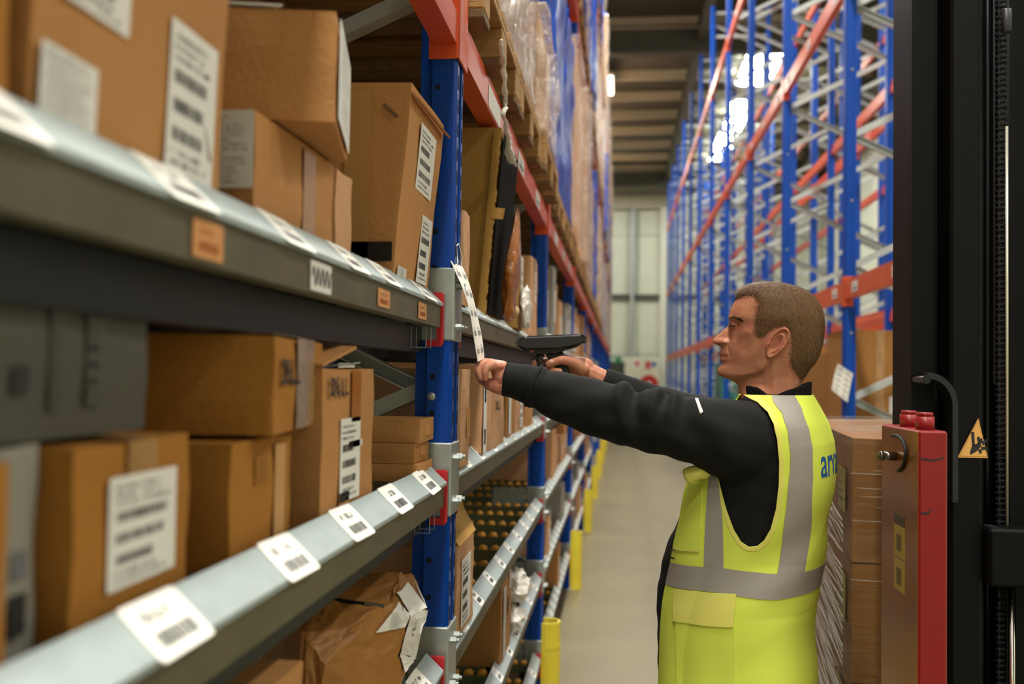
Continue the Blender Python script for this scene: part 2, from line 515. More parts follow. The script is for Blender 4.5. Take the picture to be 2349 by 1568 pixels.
# deep cross girders (I profile) and a long beam that runs down the aisle
def ibeam_prof(h, w, t):
    return [(-w / 2, 0), (w / 2, 0), (w / 2, t), (t / 2, t), (t / 2, h - t), (w / 2, h - t), (w / 2, h), (-w / 2, h), (-w / 2, h - t), (-t / 2, h - t), (-t / 2, t), (-w / 2, t)]
girders = [-3.0, 9.2, 21.6, 36.8]
for k, y in enumerate(girders):
    o = obj('trim_%d' % (k + 1), prism(ibeam_prof(0.62, 0.26, 0.03), 'x', LEFT_X, RIGHT_X), STEELG, None, (0, y, CEIL - 0.80)); struct(o)
for k, x in enumerate((1.66, -5.0, 6.2)):
    o = obj('trim_%d' % (k + 5), prism([(a, b) for a, b in ibeam_prof(0.34, 0.2, 0.03)], 'y', FRONT_Y, BACK_Y), STEELG, None, (x, 0, CEIL - 0.53)); struct(o)
def panel_wall(name, axis, pos, a0, a1, t, zjoints, pw=2.42):
    """sandwich panel wall: panels proud of a backing, joints recessed"""
    if axis == 'y': w = obj(name, box(a0, pos, 0, a1, pos + t, CEIL), mat('panel_joint', '9a9c8c', 0.7))
    else: w = obj(name, box(pos, a0, 0, pos + t, a1, CEIL), mat('panel_joint', '9a9c8c', 0.7))
    struct(w)
    d = -0.03 if t > 0 else 0.03
    a = a0
    meshes = {}
    while a < a1 - 0.05:
        b = min(a + pw, a1)
        for (z0, z1) in zip(zjoints[:-1], zjoints[1:]):
            key = (round(b - a, 3), z0)
            if key not in meshes:
                if axis == 'y': vf = cbox(0.012, min(0, d), z0 + 0.012, b - a - 0.012, max(0, d), z1 - 0.012, 0.006)
                else: vf = cbox(min(0, d), 0.012, z0 + 0.012, max(0, d), b - a - 0.012, z1 - 0.012, 0.006)
                meshes[key] = make_mesh('wall_panel', *vf, WALLM)
            link('wall_panel', meshes[key], w, (a, pos, 0) if axis == 'y' else (pos, a, 0))
        a = b
    return w
wb = panel_wall('wall_back', 'y', BACK_Y, LEFT_X, RIGHT_X, 0.15, (0, 2.4, 4.6, 7.0, CEIL))
wr = panel_wall('wall_right', 'x', RIGHT_X, FRONT_Y, BACK_Y, 0.15, (0, 2.4, 4.6, 7.0, CEIL), 3.0)
wl = panel_wall('wall_left', 'x', LEFT_X, FRONT_Y, BACK_Y, -0.15, (0, 2.4, 4.6, 7.0, CEIL), 6.0)
wf = panel_wall('wall_front', 'y', FRONT_Y, LEFT_X, RIGHT_X, -0.15, (0, 4.6, CEIL), 3.0)
# wall rail, column strip and white corner column on the back wall
k = 8
for (x0, x1, z0, z1, dd, mm) in ((LEFT_X, RIGHT_X, 4.52, 4.72, 0.14, STEELG), (LEFT_X, RIGHT_X, 8.0, 8.55, 0.3, PURL)):
    struct(obj('trim_%d' % k, box(x0, BACK_Y - 0.031 - dd, z0, x1, BACK_Y - 0.031, z1), mm)); k += 1
for (x, w, mm) in ((0.42, 0.14, GALV), (1.62, 0.30, WHITE_S), (-3.4, 0.3, WHITE_S), (4.6, 0.3, WHITE_S)):
    struct(obj('trim_%d' % k, box(x - w / 2, BACK_Y - 0.44, 0, x + w / 2, BACK_Y - 0.032, 8.0), mm)); k += 1
# white columns in front of the right wall
for y in (6.0, 9.4, 12.8, 16.2, 19.6, 23.0, 29.0, 35.0):
    struct(obj('trim_%d' % k, box(RIGHT_X - 0.40, y, 0, RIGHT_X - 0.035, y + 0.45, CEIL - 0.01), WHITE_S)); k += 1
# low white plant-room block at the end of the aisle with a dark doorway
pr = struct(obj('wall_plant_room', box(-2.2, 37.2, 0, 1.44, 37.98, 2.30), mat('warm_white_wall', 'e6e7cf', 0.6)))
dr = struct(obj('door_1', join(box(-0.95, 37.15, 0, -0.85, 37.198, 2.1), box(0.06, 37.15, 0, 0.16, 37.198, 2.1), box(-0.95, 37.15, 2.0, 0.16, 37.198, 2.1)), STEELG))
obj('door_leaf', box(-0.85, 37.17, 0.01, 0.06, 37.197, 2.0), mat('dark_green_door', '3c4436', 0.5), dr)
obj('vision_panel', box(-0.6, 37.16, 1.0, -0.2, 37.169, 1.7), mat('door_glass', '69705f', 0.1), dr)
# emergency exit sign over the door
es = thing('exit_sign', 'green emergency exit sign above the dark door at the far end of the aisle', 'sign', (-0.28, 37.195, 2.18))
obj('sign_case', cbox(-0.32, -0.05, -0.10, 0.32, 0, 0.12, 0.01), GRN, es)
obj('arrow', prism([(-0.12, -0.03), (0.02, -0.03), (0.02, -0.07), (0.12, 0.01), (0.02, 0.08), (0.02, 0.04), (-0.12, 0.04)], 'y', -0.054, -0.05), PAPER_W, es)
# red fire hose reel and small safety signs
hr = thing('hose_reel', 'red fire hose reel on the white wall at the far end of the aisle', 'hose reel', (1.06, 37.2, 1.30))
def disc_y(r0, r1, y0, y1, n=28):
    P = []
    for k in range(n):
        a = 2 * math.pi * k / n; P.append((math.cos(a), math.sin(a)))
    V = [(r0 * c, y, r0 * s) for y in (y0, y1) for c, s in P] + [(r1 * c, y, r1 * s) for y in (y0, y1) for c, s in P]
    F = []
    for k in range(n):
        j = (k + 1) % n
        F += [(k, j, 2 * n + j, 2 * n + k), (n + k, 3 * n + k, 3 * n + j, n + j), (2 * n + k, 2 * n + j, 3 * n + j, 3 * n + k), (k, n + k, n + j, j)]
    return V, F
obj('reel_disc', disc_y(0.10, 0.34, -0.20, -0.17), mat('hose_reel_red', 'c01f22', 0.35), hr)
obj('reel_disc', disc_y(0.10, 0.34, -0.03, -0.001), MATS['hose_reel_red'], hr)
obj('hose_coil', disc_y(0.08, 0.26, -0.17, -0.03), DKRUB, hr)
obj('hub', disc_y(0.0, 0.09, -0.215, 0.0, 16), PAPER_W, hr)
obj('nozzle', cyl((0.02, -0.24, -0.30), (0.02, -0.24, -0.05), 0.05, 8), PAPER_W, hr)
def wall_sign(label, x, z, w, h, m, shape):
    t = thing('safety_sign', label, 'sign', (x, 37.199, z), 'safety signs on the far wall')
    obj('sign_plate', cbox(-w / 2, -0.012, -h / 2, w / 2, 0, h / 2, 0.004), PAPER_W, t)
    obj('sign_face', prism(shape, 'y', -0.014, -0.012), m, t)
circ = [(0.10 * math.cos(a), 0.10 * math.sin(a)) for a in np.linspace(0, 2 * math.pi, 17)[:-1]]
wall_sign('small pale red sign high on the far white wall beside the doorway', 0.62, 2.05, 0.24, 0.24, mat('sign_red', 'd05a58', 0.5), circ)
wall_sign('small red and white sign directly above the red hose reel', 1.02, 2.0, 0.26, 0.34, MATS['sign_red'], [(-0.11, -0.15), (0.11, -0.15), (0.11, 0.15), (-0.11, 0.15)])
wall_sign('small blue sign to the upper right of the red hose reel', 1.24, 2.03, 0.18, 0.2, mat('sign_blue', '3b62b0', 0.5), circ)
wall_sign('small blue sign to the left of the red hose reel', 0.55, 1.42, 0.2, 0.2, MATS['sign_blue'], circ)
# ceiling lamps
def ceiling_light(x, y, label, group, m=None):
    t = thing('ceiling_light', label, 'light', (x, y, LAMP_Z), group)
    obj('lamp_housing', cbox(-0.28, -0.8, 0.03, 0.28, 0.8, 0.12, 0.01), WHITE_S, t)
    for sx in (-0.2, 0.2):
        obj('suspension_rod', box(sx - .006, -0.006, 0.12, sx + .006, 0.006, CEIL - LAMP_Z), GALV, t)
    obj('diffuser', box(-0.25, -0.75, 0.0, 0.25, 0.75, 0.03), m or mat('lit_diffuser', 'ffffff', 0.5, emis='fff6dd', estr=9.0), t)
    return t
for i, (x, y) in enumerate(LAMPS):
    if y > -4: ceiling_light(x, y, 'bright ceiling light by the far upper edge of the loaded left rack' if abs(y - 24.6) < .1 else 'white linear ceiling light along the aisle (last pair added, hidden), %s from the camera' % ORD[i], 'ceiling lights along the picking aisle, last pair added')
for i, (x, y) in enumerate(ADDED_LAMPS):
    ceiling_light(x, y, 'added ceiling light out of view beyond the empty right racks, %s from the camera' % ORD[i], 'added ceiling lights beyond the right racks')
# long bright rooflights over the racks on the right (glazed strips, daylight behind the sheets)
SKY = mat('bright_rooflight', 'ffffff', 0.5, emis='fbfff2', estr=30.0)
def rooflight(n, x0, x1, y0, y1):
    w = struct(obj('window_%d' % n, join(box(x0 - .08, y0, CEIL - 0.26, x0, y1, CEIL - 0.19), box(x1, y0, CEIL - 0.26, x1 + .08, y1, CEIL - 0.19)), WHITE_S))
    y = y0
    while y < y1 - 0.1:
        b = min(y + 1.3, y1)
        obj('pane', box(x0, y + 0.03, CEIL - 0.24, x1, b - 0.03, CEIL - 0.215), SKY, w)
        obj('glazing_bar', box(x0, b - 0.03, CEIL - 0.27, x1, b + 0.03, CEIL - 0.20), WHITE_S, w)
        y = b
rooflight(1, 2.85, 3.70, 23.3, 25.9)
rooflight(2, 2.95, 3.55, 27.4, 34.9)

# ================================================================== left rack: frames, beams
S = 2.72
LX = -0.349           # aisle face of the left rack
RX = -1.45            # rear face
P1N, P1F = 2.05, 2.15 # first upright, near and far faces
def frame_y(k):       # near face of upright k
    return P1N if k == 0 else (2.048 + S * k - 0.1)
POST_H = 8.30
post_prof = [(0, 0.012), (0, 0.036), (-0.016, 0.036), (-0.016, 0.064), (0, 0.064), (0, 0.088), (-0.006, 0.1), (-0.052, 0.1), (-0.058, 0.092), (-0.078, 0.092), (-0.078, 0.008), (-0.058, 0.008), (-0.052, 0), (-0.006, 0)]
post_prof_cc = post_prof[::-1]
def post_mesh(h, m=BLUE, flip=False):
    pr = [(-x, y) for x, y in post_prof] if flip else post_prof_cc
    return make_mesh('upright_post', *prism(pr, 'z', 0, h), m)
ME_POST = post_mesh(POST_H); ME_POST_R = post_mesh(POST_H, BLUE, True)
ME_POST_NEAR = post_mesh(POST_H, BLUE_N)
ME_FOOT = make_mesh('base_plate', *cbox(-0.10, -0.02, 0, 0.02, 0.12, 0.008, 0.002), GALV)
def post_holes(z0, z1, front=True):
    """round holes on the near cheek and slots on the aisle face (dark recess discs)"""
    V, F = [], []
    z = z0
    while z < z1:
        n = len(V)
        for k in range(10):
            a = 2 * math.pi * k / 10
            V.append((-0.0405 + 0.0062 * math.cos(a), -0.0006, z + 0.0062 * math.sin(a)))
        F.append(tuple(range(n, n + 10)))
        z += 0.0762
    A = (V, F)
    V, F = [], []
    z = z0
    while z < z1:
        for yc in (0.024, 0.076):
            n = len(V)
            V += [(0.0006, yc - 0.006, z), (0.0006, yc + 0.006, z), (0.0006, yc + 0.0045, z + 0.03), (0.0006, yc - 0.0045, z + 0.03)]
            F.append((n, n + 1, n + 2, n + 3))
        z += 0.0508
    return A, (V, F)
HOLE = mat('hole_shadow_steel', '050a14', 0.9)
brace_cache = {}
def zigzag(parent, y, x0, x1, z0, z1, pitch, mat_, w=0.045, horiz=True, ends=0.0):
    """galvanised zigzag bracing in the plane between front and rear posts"""
    z = z0; side = 0
    if horiz:
        for zz in (z0, z1):
            key = ('h', x0, x1)
            if key not in brace_cache: brace_cache[key] = make_mesh('brace', *chan((x0, 0, 0), (x1, 0, 0), w, w * 0.7), mat_)
            link('brace', brace_cache[key], parent, (0, y, zz))
    while z + pitch <= z1 + 1e-6:
        key = ('d', x0, x1, pitch, side)
        if key not in brace_cache:
            a, b = ((x0, 0, 0), (x1, 0, pitch)) if side == 0 else ((x1, 0, 0), (x0, 0, pitch))
            brace_cache[key] = make_mesh('brace', *chan(a, b, w, w * 0.7), mat_)
        link('brace', brace_cache[key], parent, (0, y, z))
        z += pitch; side ^= 1
N_LEFT = 13
LEVELS = (1.717, 1.3516, 0.9717, 0.63, 0.26)        # lip heights of the flow shelves
BEAM_Z = (2.265, 4.25, 6.20)                          # undersides of the pallet beams
ME_SLEEVE = make_mesh('connector_plate', *cbox(-0.082, -0.003, -0.075, 0.003, 0.103, 0.078, 0.003), GALV)
ME_CONN = make_mesh('beam_connector', *join(cbox(-0.060, -0.006, -0.03, 0.006, 0.0, 0.20, 0.002), cbox(0.0005, -0.006, -0.03, 0.006, 0.05, 0.20, 0.002)), ORANGE)
ME_CONN_F = make_mesh('beam_connector', *join(cbox(-0.060, 0.1, -0.03, 0.006, 0.106, 0.20, 0.002), cbox(0.0005, 0.05, -0.03, 0.006, 0.106, 0.20, 0.002)), ORANGE)
ME_BOLT = make_mesh('bolt', *join(cyl((0.0, 0, 0), (0.012, 0, 0), 0.0075, 6), cyl((0.012, 0, 0), (0.018, 0, 0), 0.004, 8)), GALV)
for k in range(-1, N_LEFT):
    y = frame_y(k)
    lab = ('blue left rack upright frame nearest the man, with round holes and a white label sheet' if k == 0 else
           'blue left rack upright frame behind the camera' if k == -1 else
           'blue upright frame of the left rack, %s along the aisle' % ORD[k])
    fr = thing('rack_frame', lab, 'rack frame', (0, y, 0), 'upright frames of the left rack')
    link('upright_post', ME_POST_NEAR if k == 0 else ME_POST, fr, (LX, 0, 0))
    link('upright_post', ME_POST_R, fr, (RX, 0, 0))
    link('base_plate', ME_FOOT, fr, (LX, 0, 0)); link('base_plate', ME_FOOT, fr, (RX + 0.08, 0, 0))
    if k in (0, 1):
        A, B = post_holes(0.5, 3.4)
        tag(obj('round_hole', mv(A, (LX, 0, 0)), HOLE, fr), kind='stuff'); tag(obj('slot', mv(B, (LX, 0, 0)), HOLE, fr), kind='stuff')
    zigzag(fr, 0.05, RX + 0.07, LX - 0.07, 0.25, 8.0, 0.43, BRACE, horiz=(k <= 3))
    if k <= 5:
        for z in LEVELS:
            link('connector_plate', ME_SLEEVE, fr, (LX, 0, z + 0.0))
            if k <= 2:
                for dz in (-0.045, 0.045):
                    for yy in (0.028, 0.072): link('bolt', ME_BOLT, fr, (LX + 0.003, yy, z + dz))
    if k == 0:
        b = atY(990, 909, P1N)
        obj('frame_bolt', mv(ellipsoid((0, 0, 0), (0.009, 0.006, 0.009), 8, 12), (b[0], -0.001, b[2])), GALV, fr)
    link  # noqa
# beams with box section; front beams and rear beams, every bay
def beam_mesh(length, h=0.11, d=0.05, step=True):
    # front face at x=0, stepped section
    pr = [(0, 0), (0, h * 0.62), (-0.012, h * 0.70), (-0.012, h), (-d, h), (-d, 0)]
    return make_mesh('beam_box', *prism(pr, 'y', 0, length), ORANGE)
bm_cache = {}
for b in range(-1, N_LEFT - 1):
    ya, yb = frame_y(b) + 0.1, frame_y(b + 1)
    ln = round(yb - ya - 0.012, 3)
    if ln not in bm_cache: bm_cache[ln] = beam_mesh(ln)
    for li, z in enumerate(BEAM_Z):
        for side in (0, 1):
            bay = {-1: 'overhead in the nearest bay', 0: 'over the cartons the man reaches for'}.get(b, 'in the %s bay along the aisle' % ORD[b + 1])
            lab = 'orange %s pallet beam of the left rack, %s, %s' % (('front', 'rear')[side], ('lowest level', 'middle level', 'top level')[li], bay)
            t = thing('rack_beam', lab, 'beam', (LX if side == 0 else RX + 0.05, ya, z), 'orange pallet beams of the left rack')
            link('beam_box', bm_cache[ln], t, (0, 0.006, 0))
            if side == 0:
                link('beam_connector', ME_CONN_F, t, (0, -0.1, 0)); link('beam_connector', ME_CONN, t, (0, ln + 0.012, 0))
            if side == 0 and b in (0, 1) and li == 0:
                sticker(t, (0.001, 0.52, 0.034), (0, 1, 0), (0, 0, 1), 0.26, 0.058, None, 3, PAPER)
                sticker(t, (0.001, 1.25, 0.034), (0, 1, 0), (0, 0, 1), 0.2, 0.058, 'lip', 4, PAPER)
                sticker(t, (0.001, 1.95, 0.034), (0, 1, 0), (0, 0, 1), 0.2, 0.058, 'lip', 5, PAPER)
# yellow guards in front of the uprights
gpr = [(0.062 * math.cos(a), 0.062 * math.sin(a)) for a in np.linspace(-math.pi * 0.62, math.pi * 0.62, 13)]
gin = [(0.052 * math.cos(a), 0.052 * math.sin(a)) for a in np.linspace(-math.pi * 0.62, math.pi * 0.62, 13)]
ME_GUARD = make_mesh('guard_shell', *prism(gpr + gin[::-1], 'z', 0, 0.42), YELLOW)
for k in range(-1, 11):
    if k < 0: continue
    t = thing('post_guard', 'yellow plastic guard on the foot of the %s blue left upright along the aisle' % ORD[k], 'guard', (LX + 0.022, frame_y(k) + 0.05, 0.0), 'yellow guards on the left rack uprights')
    link('guard_shell', ME_GUARD, t)
    obj('fixing_strap', prism([(0.0625 * math.cos(a), 0.0625 * math.sin(a)) for a in np.linspace(-1.6, 1.6, 11)] + [(0.064 * math.cos(a), 0.064 * math.sin(a)) for a in np.linspace(1.6, -1.6, 11)], 'z', 0.30, 0.32), YELLOW, t)
# ================================================================== carton flow shelves of the left rack
BAYNAME = {-1: 'nearest bay', 0: 'bay by the hanging label sheet', 1: 'third bay', 2: 'fourth bay', 3: 'fifth bay'}
LEVNAME = ('top', 'second', 'third', 'fourth', 'lowest')
LIP_PROF = [(-0.036, 0.034), (-0.0372, 0.0323), (-0.003, -0.0005), (-0.003, -0.0035), (-0.009, -0.0035), (-0.009, -0.0055), (0, -0.0055), (0, 0.0005)]
FBEAM_PROF = [(-0.006, -0.006), (-0.008, -0.006), (-0.008, -0.046), (-0.032, -0.046), (-0.032, -0.049), (-0.006, -0.049)]
RED_PROF = [(-0.034, 0.024), (-0.034, 0.012), (-0.014, 0.012), (-0.014, -0.074), (-0.036, -0.074), (-0.036, -0.088), (-0.006, -0.088), (-0.001, -0.082), (-0.001, 0.020), (-0.005, 0.024)]
ME_RED = make_mesh('end_bracket', *prism(RED_PROF[::-1], 'y', 0, 0.012), RED)
DEPTH = RX - LX
ME_TRACK = make_mesh('flow_track', *prism([(-0.020, -0.045), (0.020, -0.045), (0.020, -0.002), (0.017, -0.002), (0.017, -0.042), (-0.017, -0.042), (-0.017, -0.002), (-0.020, -0.002)], 'x', DEPTH + 0.06, -0.042), TRACK)
def wheel_mesh():
    V, F = cyl((0, -0.010, 0), (0, 0.010, 0), 0.016, 12)
    return V, F
ME_WHEEL = make_mesh('wheel', *join(cyl((0, -0.011, 0), (0, -0.004, 0), 0.0155, 12), cyl((0, -0.004, 0), (0, 0.004, 0), 0.0165, 12), cyl((0, 0.004, 0), (0, 0.011, 0), 0.0155, 12)), WHEEL, True)
WH_X = [-0.072 - 0.044 * i for i in range(22)]
ME_WHEELS = make_mesh('wheel_row', *join(*[mv(wheel_mesh(), (x, 0, -0.003)) for x in WH_X]), WHEEL, True)
lip_cache = {}
SHELVES = {}
def flow_shelf(b, li, labels, tracks='stuff'):
    ya = frame_y(b) + 0.1; yb = frame_y(b + 1); z = LEVELS[li]
    lab = 'galvanised flow shelf with sloping label lip, %s level, %s' % (LEVNAME[li], BAYNAME[b])
    t = thing('flow_shelf', lab, 'shelf', (LX - (0.014 if (b == -1 and li == 0) else 0), ya, z), 'carton flow shelves of the left rack')
    L = yb - ya
    key = round(L, 3)
    if key not in lip_cache:
        lip_cache[key] = (make_mesh('label_strip', *prism(LIP_PROF, 'y', 0.02, L - 0.035), ZINC),
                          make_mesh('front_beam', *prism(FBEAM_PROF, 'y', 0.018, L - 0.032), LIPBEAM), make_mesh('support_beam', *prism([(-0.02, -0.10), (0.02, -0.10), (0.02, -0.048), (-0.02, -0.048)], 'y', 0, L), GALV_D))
    link('label_strip', lip_cache[key][0], t); link('front_beam', lip_cache[key][1], t)
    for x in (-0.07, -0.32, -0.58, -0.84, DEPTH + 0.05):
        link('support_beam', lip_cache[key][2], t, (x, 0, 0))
    link('end_bracket', ME_RED, t, (0, L - 0.028, 0))
    if b < 2: link('end_bracket', ME_RED, t, (0, 0.008, 0))
    obj('end_plate', box(-0.24, L - 0.007, -0.045, -0.085, L - 0.003, 0.070), GALV, t)
    # labels along the sloping face
    n = np.array((0.034, 0, 0.036)); n /= np.linalg.norm(n)
    up = np.array((-0.036, 0, 0.034)); up /= np.linalg.norm(up)
    for i, yl in enumerate(labels):
        w = 0.098 if b == -1 else 0.062
        hh = 0.057 if b == -1 else 0.048
        c = np.array((-0.0182, yl - ya, 0.0172)) + n * 0.0006 - up * (0.003 if b == -1 else 0.0)
        tilt = random.uniform(-0.03, 0.03)
        ex = np.array((0, 1, 0)) + up * tilt
        sticker(t, c, ex, up, w, hh, 'lip' if b <= 1 else None, seed=li * 50 + i + 7 * b, m=PAPER_W, ink=INK if i % 3 else INK_G, r=0.006)
    # roller tracks that run into the rack
    y = 0.14
    while y < L - 0.05:
        tr = link('flow_track', ME_TRACK, t, (0, y, 0.0))
        if tracks == 'wheels':
            for x in WH_X: link('wheel', ME_WHEEL, tr, (x, 0, -0.003))
        else:
            w = link('wheel_row', ME_WHEELS, tr); w['kind'] = 'stuff'
        y += 0.285
    SHELVES[(b, li)] = t
    return t
BED = [z + 0.012 for z in LEVELS]
sA = flow_shelf(-1, 0, (0.30, 0.545, 0.811, 1.094, 1.355, 1.565, 1.88))
sB = flow_shelf(-1, 1, (0.2, 0.49, 0.785, 1.086, 1.348, 1.617, 1.88))
sC = flow_shelf(-1, 2, (0.3, 0.6, 0.9, 1.2, 1.5, 1.86))
# stickers on the upright face of the top shelf
def face_sticker(t, y, w, h, dz, m, kind=None, seed=0, name='sticker'):
    sticker(t, (-0.0045, y - t.location.y, dz), (0, 1, 0), (0, 0, 1), w, h, kind, seed, m, mat('orange_ink', 'b9672c', 0.6), name=name)
face_sticker(sA, 0.852, 0.066, 0.034, -0.028, STICK, 'lip', 3)
o = face_sticker(sA, 1.19, 0.085, 0.036, -0.028, PAPER, None, 4)
# hand-written scribble on the white sticker
scr = [(0.0, 1.153 + 0.074 * u - sA.location.y, -0.028 + 0.011 * math.sin(u * 26)) for u in np.linspace(0, 1, 40)]
obj('scribble', tube([(-0.0035, y, z) for _, y, z in scr], 0.0012, 5), INK, sA)
face_sticker(sA, 1.518, 0.078, 0.028, -0.028, STICK, 'lip', 5)
face_sticker(sA, 1.822, 0.075, 0.030, -0.028, STICK, 'lip', 6)
# thin clear wire clips by the end of the top and second shelves
for t in (sA, sB):
    L = P1N - t.location.y
    for yy in (L - 0.06, L - 0.11):
        obj('wire_clip', tube([(-0.02, yy, -0.05), (-0.02, yy, -0.092), (-0.05, yy, -0.092), (-0.05, yy, -0.05)], 0.0012, 5), GALV, t)
for li in range(5):
    ls = [2.34 + 0.255 * i + random.uniform(-0.02, 0.02) for i in range(9)]
    if li == 0: ls = [2.4 + 0.16 * i for i in range(14)]
    flow_shelf(0, li, ls, 'wheels' if li in (2, 3, 4) else 'stuff')
for b in (1, 2, 3):
    for li in range(5):
        ya, yb = frame_y(b) + 0.1, frame_y(b + 1)
        flow_shelf(b, li, [ya + 0.15 + 0.19 * i for i in range(13)])

# ================================================================== cartons
def carton_body(sx, sy, sz, seed=0, bulge=0.003, lean=(0, 0), n=7, open_top=False, rough=0.0012):
    r = np.random.default_rng(seed)
    V, F, idx = [], [], {}
    ph = r.uniform(0, 6.28, 6)
    rough = rough * min(1.0, sz / 0.2)
    def vert(u, v, w):
        k = (round(u, 5), round(v, 5), round(w, 5))
        if k in idx: return idx[k]
        a, b, c = (u - 0.5) * sx, (v - 0.5) * sy, w * sz
        e = lambda t: 4 * t * (1 - t)
        if u in (0, 1): a += (1 if u else -1) * bulge * e(v) * e(w)
        if v in (0, 1): b += (1 if v else -1) * bulge * e(u) * e(w)
        if w == 1: c += bulge * e(u) * e(v) * 0.5
        a += rough * math.sin(9 * w + 5 * v + ph[0]); b += rough * math.sin(8 * w + 6 * u + ph[1])
        if w > 0: c += rough * math.sin(7 * u + 5 * v + ph[2])
        a += lean[0] * w * sz; b += lean[1] * w * sz
        # soft corners
        idx[k] = len(V); V.append((a, b, c)); return idx[k]
    # non uniform grid keeps a tight strip at the edges
    g = [0.0, 0.03] + [0.03 + 0.94 * i / (n - 1) for i in range(1, n - 1)] + [0.97, 1.0]
    m = len(g) - 1
    for i in range(m):
        for j in range(m):
            a0, a1, b0, b1 = g[i], g[i + 1], g[j], g[j + 1]
            F.append((vert(0, a0, b0), vert(0, a0, b1), vert(0, a1, b1), vert(0, a1, b0)))
            F.append((vert(1, a0, b0), vert(1, a1, b0), vert(1, a1, b1), vert(1, a0, b1)))
            F.append((vert(a0, 0, b0), vert(a1, 0, b0), vert(a1, 0, b1), vert(a0, 0, b1)))
            F.append((vert(a0, 1, b0), vert(a0, 1, b1), vert(a1, 1, b1), vert(a1, 1, b0)))
            F.append((vert(a0, b0, 0), vert(a0, b1, 0), vert(a1, b1, 0), vert(a1, b0, 0)))
            if not open_top: F.append((vert(a0, b0, 1), vert(a1, b0, 1), vert(a1, b1, 1), vert(a0, b1, 1)))
    return V, F
def carton(label, x1, y0, y1, z0, z1, depth=0.36, rotz=0.0, m=CARD, group=None, tape=True, lean=0.0, seed=None, corner=None, bulge=0.003, open_top=False, name='carton', cat='box'):
    """box whose aisle face lies at x1 between y0 and y1 (rotated about its near aisle corner)"""
    seed = seed if seed is not None else int(abs(y0 * 1000 + z0 * 77))
    sx, sy, sz = depth, y1 - y0, z1 - z0
    c = np.array((x1, y0, 0)) + rotZ(rotz) @ np.array((-sx / 2, sy / 2, 0))
    t = thing(name, label, cat, (c[0], c[1], z0), group, rotz)
    o = obj('carton_body', carton_body(sx, sy, sz, seed, bulge, (lean, 0), open_top=open_top), m, t)
    if tape and not open_top:
        w = min(0.05, sy * 0.25)
        lx = lean * sz
        obj('tape_strip', join(box(-sx / 2 + 0.01 + lx, -w / 2, sz + 0.0005 + bulge * .5, sx / 2 + 0.001 + lx, w / 2, sz + 0.0012 + bulge * .5)), TAPE, t)
        drop = min(0.07, sz * 0.4)
        V, F = box(sx / 2 + bulge + 0.0006, -w / 2, sz - drop, sx / 2 + bulge + 0.0014, w / 2, sz + 0.001)
        V = [(x + lean * z, y, z) for x, y, z in V]
        obj('tape_strip', (V, F), TAPE, t)
        # closing seam of the top flaps, thin dark groove
        obj('flap_seam', box(-sx / 2 + 0.012 + lx, -0.0012, sz + bulge * .5 + 0.001, sx / 2 - 0.004 + lx, 0.0012, sz + bulge * .5 + 0.0016), CARD_DK, t)
    t['sx'], t['sy'], t['sz'], t['bl'], t['ln'] = sx, sy, sz, bulge, lean
    return t
def on_x(t, y, z, w, h, kind=None, seed=1, m=None, ink=None, name='label', r=0.002, skew=0.0):
    """label on the aisle face, y z measured from the near bottom edge"""
    ln = t['ln']
    c = (t['sx'] / 2 + t['bl'] + 0.0012 + ln * z, y - t['sy'] / 2, z)
    return sticker(t, c, (0, 1, skew), (ln, 0, 1), w, h, kind, seed, m, ink, name, r=r)
def on_y(t, x, z, w, h, kind=None, seed=1, m=None, ink=None, name='label', r=0.002):
    """label on the face turned to the camera side, x measured back from the aisle edge"""
    c = (t['sx'] / 2 - x + t['ln'] * z, -t['sy'] / 2 - t['bl'] - 0.0012, z)
    return sticker(t, c, (1, 0, 0), (0, 0, 1), w, h, kind, seed, m, ink, name, r=r)
def word_x(t, s, size, y, z, m=INK, bold=0.004):
    for i, ch in enumerate(s):
        a = 0.55 if ch == 'E' else 0.0           # the slanted E of the carton print
        ex = (0, math.cos(a), math.sin(a))
        lettering(t, ch, size, (t['sx'] / 2 + t['bl'] + 0.001 + t['ln'] * z, y - t['sy'] / 2 + (i - (len(s) - 1) / 2) * size * 0.66, z), ex, (0, -math.sin(a), math.cos(a)), m, size * 0.03)
def flap(t, pts, th=0.004, m=None, name='flap'):
    """folded cardboard flap: quad given by four local points, with thickness"""
    P = np.array(pts, float)
    n = np.cross(P[1] - P[0], P[3] - P[0]); n /= np.linalg.norm(n)
    V = list(P) + list(P + n * th)
    F = [(3, 2, 1, 0), (4, 5, 6, 7), (0, 1, 5, 4), (1, 2, 6, 5), (2, 3, 7, 6), (3, 0, 4, 7)]
    return obj(name, (V, F), m or CARD, t)

# ---- nearest bay, top shelf
bA, bB, bC, bD, bE = BED
a0 = carton('brown carton at the far left edge of the top shelf, mostly out of frame', -0.404, 0.18, 0.612, bA, 2.05, 0.4, m=CARD_N)
a1 = carton('large brown carton with three white labels, nearest on the top shelf', -0.404, 0.632, 0.955, bA, 2.14, 0.40, tape=False, lean=0.03)
on_x(a1, 0.246, 0.088, 0.10, 0.135, 'ship', 11)
on_x(a1, 0.043, 0.040, 0.074, 0.062, 'note', 12, ink=INK_G)
on_x(a1, 0.075, 0.152, 0.095, 0.085, 'ship', 13)
flap(a1, [(0.2 + .005, 0.11, 0.075), (0.2 + .005, 0.125, 0.045), (0.2 + .007, 0.128, 0.046), (0.2 + .007, 0.113, 0.076)], 0.0008, CARD_DK, 'scuff')
a3 = carton('low brown carton carrying a tilted box, white paper sheet on its near side', -0.42, 1.096, 1.408, bA, 1.874, 0.36, tape=False)
on_y(a3, 0.045, 0.098, 0.09, 0.09, 'note', 21, ink=INK_G)
on_x(a3, 0.19, 0.07, 0.05, 0.135, None, 1, TAPE, name='tape_strip')
